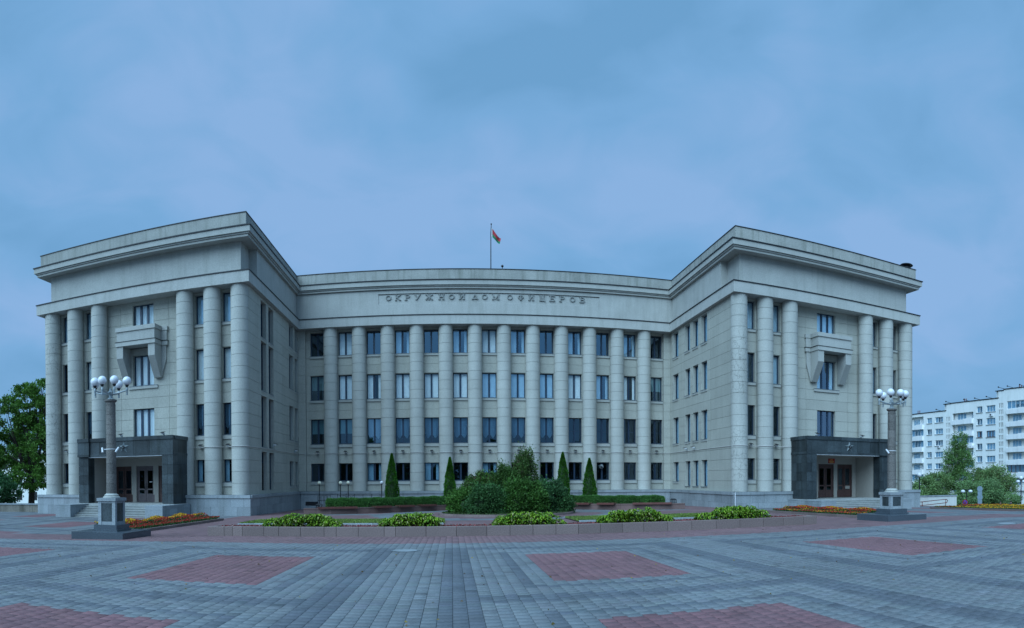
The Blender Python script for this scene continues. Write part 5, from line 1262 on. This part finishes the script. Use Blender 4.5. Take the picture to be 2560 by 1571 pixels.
for z in S1:
    WN += [(104.8, 106.4, z - 1.24, z, 1, None), (101.2, 103.7, z - 1.24, z, 2, None), (113.5, 115.1, z - 1.24, z, 1, None)]
for k, z in enumerate(S2):
    br = M_BFRAME if k == 2 else None
    WN += [(89.35, 90.95, z - 1.30, z, 1, br), (85.75, 88.2, z - 1.34, z, 2, br)]
OP += [w_[:4] for w_ in WN]
LOG1 = [(107.6, 112.6, z - 1.45, z + .5) for z in S1]; LOG2 = [(91.95, 98.2, z - 2.45, z - .95) for z in S2]; LOG3 = [(72.0, 82.6, z - 1.35, z + .25) for z in S3]
OP += LOG1 + LOG2 + LOG3
SL1 = []; 
for b0 in (98.9, 83.55):
    for k in range(14):
        zt = (15.5 if b0 > 90 else 17.3) - 1.31 * k
        for q in range(3): SL1.append((b0 + .08 + q * .45, b0 + .33 + q * .45, zt - .95, zt))
OP += SL1
sec = MB(); slot([o for o in OP if o[0] >= 98.8], 100.1, 126, -3.5, 16.85, sec); slot([o for o in OP if 98.8 <= o[0] < 100.3], 98.8, 100.099, -3.5, 18.3, sec)
slot([o for o in OP if 84.9 <= o[0] < 98.8], 84.95, 98.799, -3.5, 18.35, sec); slot([o for o in OP if 83.3 <= o[0] < 84.95], 83.45, 84.949, -3.5, 19.8, sec); slot([o for o in OP if o[0] < 83.4], 62, 83.449, -3.5, 20.0, sec)
ap('wall', sec, M_APT)
mb = MB(); mb.box(99.8, 112, 62, 126, -3.5, 16.8); ap('inner_wall', mb, M_APT)
for u0, u1, zt in ((100.1, 126.2, 16.85), (98.6, 101.0, 18.3), (84.8, 98.8, 18.35), (83.4, 85.7, 19.8), (61.8, 83.5, 20.0)):
    m = MB(); FA.box(m, u0, u1, -.12, .9, zt + .002, zt + .16); ap('roof_edge', m, M_FLASH)
m = MB(); FA.box(m, 98.6, 101.0, .36, 4, 16.8, 18.3); FA.box(m, 83.4, 85.7, .36, 4, 16.8, 19.8); FA.box(m, 84.9, 98.7, .36, 6, 16.8, 18.34); FA.box(m, 62, 83.4, .36, 6, 16.8, 19.99); ap('roof_block', m, M_APT)
for i, w_ in enumerate(WN): awin(*w_, curt=('full', 'open', 'full', 'dark')[i % 4])
for u0, u1, z0, z1 in SL1:
    m = MB(); FA.box(m, u0 - .04, u1 + .04, .2, .24, z0 - .02, z1 + .02); ap('window', m, M_ROOM)
def balc(u0, u1, z0, z1, style, par=-.9):
    rb = MB(); FA.box(rb, u0 + .01, u1 - .01, .75, .8, z0 - .3, z1); ap('loggia_wall', rb, M_APT)
    n_ = 3 if style < 2 else 4; wds = (u1 - u0) * .42
    if style == 0:
        window(FA, u1 - wds / 2 - 1.0, z0 + .05, wds, 1.35, .66, 2, 'open', 0, glassm=M_GLASSD, framem=M_WFRAME, parent=APT, fw=.08, mw=.1)
        window(FA, u0 + .55, z0 + .05, .8, 1.35, .66, 0, 'dark', 0, glassm=M_GLASSD, framem=M_WFRAME, parent=APT, fw=.08, mw=.1)
    else:
        window(FA, (u0 + u1) / 2, z0 + .02, u1 - u0 - .06, z1 - z0 - .04, .1, 4 if u1 - u0 < 7 else 7, 'open' if style == 1 else 'dark', 0, glassm=M_GLASSD, framem=M_WFRAME if style == 1 else M_BFRAME, parent=APT, fw=.08, mw=.1)
    mid = u0 + (u1 - u0) * .42
    m = MB(); FA.box(m, u0, mid, -.5, -.42, z0 - .95, z0 + .12); FA.box(m, mid, u1, -.35, -.27, z0 - .95, z0 - .12); FA.box(m, u0, mid, -.5, .5, z0 - 1.02, z0 - .951); FA.box(m, mid + .002, u1, -.35, .5, z0 - 1.02, z0 - .951); FA.box(m, u0, u0 + .08, -.42, .0, z0 - .95, z0 + .12); FA.box(m, u1 - .08, u1, -.27, 0, z0 - .95, z0 - .12)
    ap('balcony', m, M_BALC)
for k, o in enumerate(LOG1): balc(*o, style=(0, 1, 1, 0, 0, 1, 1)[k])
for k, o in enumerate(LOG2): balc(*o, style=(0, 0, 1, 0, 1, 0, 1)[k])
for k, o in enumerate(LOG3):
    balc(o[0], 77.0, o[2], o[3], style=(1, 0, 0, 1, 0, 2, 1)[k]); balc(77.05, o[1], o[2], o[3], style=(1, 0, 0, 0, 0, 2, 0)[k])
for u, z, h in ((110.0, 16.9, .8), (109.4, 16.9, .8), (95.0, 18.4, .8), (94.5, 18.4, .75), (79.8, 20.1, .6), (79.3, 20.1, .5)):
    m = MB(); q = FA.pt(u, .5, z); m.tube([q, (q[0], q[1], q[2] + h)], .09); ap('roof_pipe', m, M_RED)
for u, z in ((98.9, 18.5), (93.4, 18.5), (90.2, 18.5), (86.9, 18.55), (83.6, 20.2), (81.2, 20.2), (102.0, 17.0), (78, 20.2)):
    m = MB(); q = FA.pt(u, .4, z); m.tube([q, (q[0] - .6, q[1] + 1.0, q[2] + .35)], .05, 5); m.sphere((q[0] - .65, q[1] + 1.1, q[2] + .4), .16, 8, 6); ap('roof_floodlight', m, M_BLACK)
for u, z in ((86.3, 15.3), (91.7, 8.9), (101.9, 9.2)):
    m = MB(); FA.box(m, u, u + .8, -.42, -.06, z - .5, z); ac = ap('air_conditioner', m, M_WHITE)
    m = MB(); q = FA.pt(u + .42, -.43, z - .25); m.prism([(q[1] + .19 * math.cos(2 * PI * k / 14), q[2] + .19 * math.sin(2 * PI * k / 14)) for k in range(14)], 'x', q[0] - .01, q[0]); ap('fan_grille', m, M_BLACK, ac)
# ------------------------------------------------------------------ right: ramp wall, railings, lamps, signs, trees, people
WW = thing('ramp_wall', (43.5, 45.5, -1.1), 'low white rendered wall beside the ramp right of the building', 'wall')
m = MB(); m.box(37.2, 46.4, 45.4, 45.7, -2.2, -.05); m.build('wall', M_WWALL, WW)
m = MB(); m.box(37.2, 46.45, 45.34, 45.76, -.049, .06); m.build('coping', M_GRAN, WW)
def handrail(x0, x1, y, z, slope, label):
    g = G((x0 + x1) / 2, y); T = thing('handrail', ((x0 + x1) / 2, y, g), label, 'handrail', 'red handrails of the ramp'); zz1 = z + slope * (x1 - x0)
    m = MB(); m.tube([(x0, y, z), (x1 - .1, y, zz1), (x1 + .05, y, zz1 - .06), (x1 + .1, y, zz1 - .17), (x1 + .05, y, zz1 - .28), (x1 - .1, y, zz1 - .34), (x0, y, z - .34)], .035, 6); m.build('rail', M_RED, T)
    for k in range(3):
        x = x0 + (x1 - x0 - .15) * k / 2 if k else x0 + .3; m = MB(); m.tube([(x, y, G(x, y) - .1), (x, y, z + slope * (x - x0))], .035); m.build('post', M_RED, T)
handrail(36.9, 43.2, 43.6, -.62, .055, 'longer red handrail in front of the white ramp wall'); handrail(36.2, 38.9, 43.1, -.55, .045, 'shorter red handrail close to the right end of the building')
def gl2(x, y, zb, zt, label, arms=0):
    T = thing('street_lamp', (x, y, zb), label, 'street lamp', 'street lamps beyond the plaza')
    m = MB(); m.tube([(x, y, zb), (x, y, zt - (.1 if arms else .3))], .07, 8); m.build('post', M_BLACK, T)
    if not arms:
        m = MB(); m.sphere((x, y, zt), .30, 16, 10); m.build('globe', M_GLOBE, T, True)
    else:
        for k in range(arms):
            a = PI * 2 * k / arms if arms > 2 else PI * k; dx, dy = .55 * math.cos(a) * (1.35 if arms == 2 else 1.3), .55 * math.sin(a)
            m = MB(); m.tube([(x, y, zt - .2), (x + dx * .6, y + dy * .6, zt - .05), (x + dx, y + dy, zt - .15)], .035); m.build('arm', M_BLACK, T)
            m = MB(); m.sphere((x + dx, y + dy, zt - .35), .30, 14, 9, (1, 1, .75)); m.build('globe', M_GLOBE, T, True)
        if arms > 2: m = MB(); m.sphere((x, y, zt + .2), .28, 14, 9); m.build('globe', M_GLOBE, T, True)
gl2(54.5, 60, -3.4, 2.2, 'single globe street lamp right beside the right end of the building')
gl2(63.3, 60, -3.4, .35, 'twin globe street lamp behind the ramp wall', 2)
gl2(75.3, 60, -3.4, 1.7, 'dark street lamp with several globes at the right edge', 4)
def disc(m, c, r, th=.02, n=20):    # faces the camera side (towards -X -Y)
    d = Vector((c[0], c[1], 0)).normalized(); s = Vector((-d.y, d.x, 0)); vs = []
    for q in (-th, th):
        for k in range(n):
            a = 2 * PI * k / n; p = Vector(c) + s * r * math.cos(a) + Vector((0, 0, 1)) * r * math.sin(a) + d * q; vs.append(p)
    m.add(vs, [tuple(range(n)), tuple(range(2 * n - 1, n - 1, -1))] + [(k, n + k, n + (k + 1) % n, (k + 1) % n) for k in range(n)])
s1 = thing('road_sign', (56.7, 54, -3.4), 'round blue no stopping sign with red rim over a white arrow plate', 'sign')
m = MB(); m.tube([(56.72, 54.05, -3.4), (56.72, 54.05, -.9)], .04); m.build('post', M_STEEL, s1)
m = MB(); disc(m, (56.62, 53.93, -1.18), .34); m.build('rim', M_SIGNR, s1)
m = MB(); disc(m, (56.58, 53.89, -1.18), .26); m.build('face', M_SIGNBL, s1)
m = MB(); dd = Vector((56.6, 53.9, 0)).normalized(); sv = Vector((-dd.y, dd.x, 0)); c0 = Vector((56.53, 53.84, -1.18))
for sg in (-1, 1):
    a, b = c0 - sv * .2 + Vector((0, 0, -.2 * sg)), c0 + sv * .2 + Vector((0, 0, .2 * sg)); m.tube([a, b], .035, 6)
m.build('cross', M_SIGNR, s1)
m = MB(); c1 = Vector((56.6, 53.9, -1.9)); m.add([c1 - sv * .19 + Vector((0, 0, -.36)), c1 + sv * .19 + Vector((0, 0, -.36)), c1 + sv * .19 + Vector((0, 0, .36)), c1 - sv * .19 + Vector((0, 0, .36))], [(0, 1, 2, 3)]); m.build('arrow_plate', M_WHITE, s1)
m = MB(); c1 = Vector((56.57, 53.87, -1.9)); m.add([c1 + sv * a + Vector((0, 0, b)) for a, b in ((-.04, -.22), (.04, -.22), (.04, .08), (.11, .08), (0, .26), (-.11, .08), (-.04, .08))], [(0, 1, 2, 3, 4, 5, 6)]); m.build('arrow', M_BLACK, s1)
s2 = thing('sign_cluster', (55, 50, -3.4), 'pole with grey backs of several round and square road signs', 'sign')
m = MB(); m.tube([(55.05, 50.05, -3.4), (55.05, 50.05, .8)], .045); m.build('post', M_STEEL, s2)
for z, r in ((.55, .33), (-.42, .33)): m = MB(); disc(m, (54.98, 49.98, z), r); m.build('round_plate', M_SIGNB, s2)
for z in (.06, -1.0):
    m = MB(); dd = Vector((55, 50, 0)).normalized(); sv = Vector((-dd.y, dd.x, 0)); c1 = Vector((54.98, 49.98, z)); h_ = .2 if z > 0 else .3; m.add([c1 - sv * .26 + Vector((0, 0, -h_)), c1 + sv * .26 + Vector((0, 0, -h_)), c1 + sv * .26 + Vector((0, 0, h_)), c1 - sv * .26 + Vector((0, 0, h_))], [(0, 1, 2, 3)]); m.build('square_plate', M_SIGNB, s2)
# trees on the right
WIL = (.17, .27, .10)
TG = 'trees between the plaza and the apartment block'
tree(77.5, 75, -3.4, [((77.4, 75, 8.0), (1.5, 1.5, 1.7)), ((76.4, 75, 5.0), (2.1, 1.8, 2.2)), ((78.2, 75, 4.6), (1.8, 1.8, 2.6)), ((77.0, 75, 1.6), (2.6, 2, 2.4)), ((75.0, 75, 3.0), (1.3, 1.4, 2.8))], 19000, (.11, .21, .06), 'tall slender birch with hanging twigs before the apartment block', 'birch_tree', size=.13, trunk_r=.14, fork=5, bark=M_BIRCH, group=TG, droop=1.2, aspect=1.8, spread=.17)
tree(84, 75, -3.4, [((84.0, 75, 2.3), (2.7, 2.4, 2.0)), ((81.2, 75, .8), (2.3, 2.2, 2.1)), ((87.2, 75, 1.9), (2.4, 2.4, 2.1)), ((86, 75, -.6), (3.6, 2.4, 1.8)), ((89.4, 75, .4), (2.2, 2.2, 2.4)), ((82, 74.6, -1.6), (3.4, 2, 1.4))], 30000, WIL, 'broad pale willow at the right of the birch', 'willow_tree', size=.15, trunk_r=.22, fork=1.6, group=TG, aspect=2.0, spread=.17, warm=(.13, .13, .05), wf=.12)
tree(71, 75, -3.4, [((72.4, 75, 1.0), (2.2, 2, 1.7)), ((69.6, 75, .4), (2.2, 2, 1.7)), ((67.6, 75, -.9), (2.2, 2, 1.2)), ((71.5, 75, -1.2), (3.2, 2, 1.4))], 22000, WIL, 'low pale willow left of the birch, just beyond the building', 'willow_tree', size=.14, trunk_r=.18, fork=1.2, group=TG, aspect=2.0, spread=.17)
tree(77.5, 72, -3.4, [((77.0, 72, -.6), (3.4, 2, 2.0)), ((80.5, 71, -.6), (2.8, 2, 2.1)), ((74.2, 71, -1.8), (2.8, 1.8, 1.1)), ((84.5, 70.5, -2.0), (3.6, 1.8, 1.2))], 36000, (.16, .27, .11), 'darker bushy willow at the foot of the birch', 'willow_tree', size=.14, trunk_r=.2, fork=1.2, group=TG, aspect=1.8, spread=.16)
hb = []
# a belt of trees across the square, behind the camera: it is what the lower windows mirror
nb = 60000; x = rng.uniform(-95, 110, nb); hgt = 9.5 + 2.5 * np.sin(x * .21) + 1.6 * np.sin(x * .53 + 1) + 1.0 * np.sin(x * 1.3); z = -1 + rng.random(nb) ** .8 * hgt
P = np.stack([x, -62 + rng.normal(0, 2.0, nb) - .0 * x, z], 1); nr = np.tile([0, .7, .5], (nb, 1))
tag(place('distant_tree_belt', leafmesh('distant_tree_belt', P, nr, .75, leafcols(nb, (.04, .085, .03), .25), 1.2, jitter=.9)), 'belt of trees on the far side of the square behind the viewpoint', 'trees', kind='stuff')
n = 260; x = rng.uniform(-14, 22, n); y = rng.uniform(7.5, 21, n); P = np.stack([x, y, Gn(x, y) + .006], 1)
lc = np.where(rng.random((n, 1)) < .5, np.array([[.30, .22, .06]]), np.array([[.14, .09, .04]])) * (1 + rng.normal(0, .2, (n, 1)))
tag(place('fallen_leaves', leafmesh('fallen_leaves', P, np.stack([rng.normal(0, 1, n), rng.normal(0, 1, n), 0 * x], 1), .04, np.clip(lc, .01, 1), 1.2, jitter=.05)), 'few small dry leaves scattered on the paving', 'leaves', kind='stuff')
# people, seen from the chest up beyond the edge of the plaza
def person(x, y, zg, h, shirt, label, rz, pack=False):
    T = thing('person', (x, y, zg), label, 'person', rz=rz)
    J = {0: (0, 0, .52), 1: (0, 0, .62), 2: (0, 0, .74), 3: (0, 0, .82), 4: (0, 0, .865), 5: (0, .01, .93), 6: (-.11, 0, .81), 7: (-.135, .03, .64), 8: (-.12, -.06, .50), 9: (.11, 0, .81), 10: (.135, .03, .64), 11: (.12, -.05, .50),
         12: (-.05, 0, .49), 13: (-.055, -.04, .28), 14: (-.055, .03, .04), 15: (-.055, -.08, .02), 16: (.05, 0, .49), 17: (.055, .02, .28), 18: (.055, .08, .04), 19: (.055, -.03, .02)}
    Rr_ = {0: .085, 1: .075, 2: .085, 3: .06, 4: .032, 5: .062, 6: .04, 7: .028, 8: .02, 9: .04, 10: .028, 11: .02, 12: .06, 13: .036, 14: .025, 15: .022, 16: .06, 17: .036, 18: .025, 19: .022}
    E_ = [(0, 1), (1, 2), (2, 3), (3, 4), (4, 5), (3, 6), (6, 7), (7, 8), (3, 9), (9, 10), (10, 11), (0, 12), (12, 13), (13, 14), (14, 15), (0, 16), (16, 17), (17, 18), (18, 19)]
    me = bpy.data.meshes.new('body'); me.from_pydata([(a * h, b * h, c * h) for a, b, c in J.values()], E_, []); me.materials.append(shirt)
    o = bpy.data.objects.new('body', me); C.objects.link(o); o.parent = T
    sk = o.modifiers.new('skin', 'SKIN'); sv_ = me.skin_vertices[0].data
    for i in range(20): sv_[i].radius = (Rr_[i] * h, Rr_[i] * h * (.8 if i < 4 else 1))
    sv_[0].use_root = True; o.modifiers.new('sub', 'SUBSURF').levels = 1
    dg = bpy.context.evaluated_depsgraph_get(); ev = bpy.data.meshes.new_from_object(o.evaluated_get(dg)); o.modifiers.clear(); o.data = ev; ev.name = 'body'
    ev.materials.clear()
    for mt in (shirt, M_SKIN, M_SHIRTB): ev.materials.append(mt)
    for p_ in ev.polygons:
        z = p_.center.z / h; p_.material_index = 1 if z > .865 or (z < .56 and abs(p_.center.x) > .1 * h) else (2 if z < .5 else 0); p_.use_smooth = True
    m = MB(); m.sphere((0, .012 * h, .955 * h), .066 * h, 14, 10, (1, 1.1, .9)); q = m.mesh('hair', M_HAIR, True); place('hair', q, T, local=True)
    if pack: m = MB(); m.box(-.10 * h, .10 * h, .06 * h, .14 * h, .60 * h, .82 * h); place('backpack', m.mesh('backpack', M_SHIRTB), T, local=True)
person(59.2, 50.4, -2.75, 1.72, M_SHIRTR, 'person in a dark red top walking beyond the plaza edge', .4)
person(61.0, 50.2, -2.75, 1.75, M_SHIRTB, 'person in a navy jacket walking ahead at the plaza edge', .5, True)
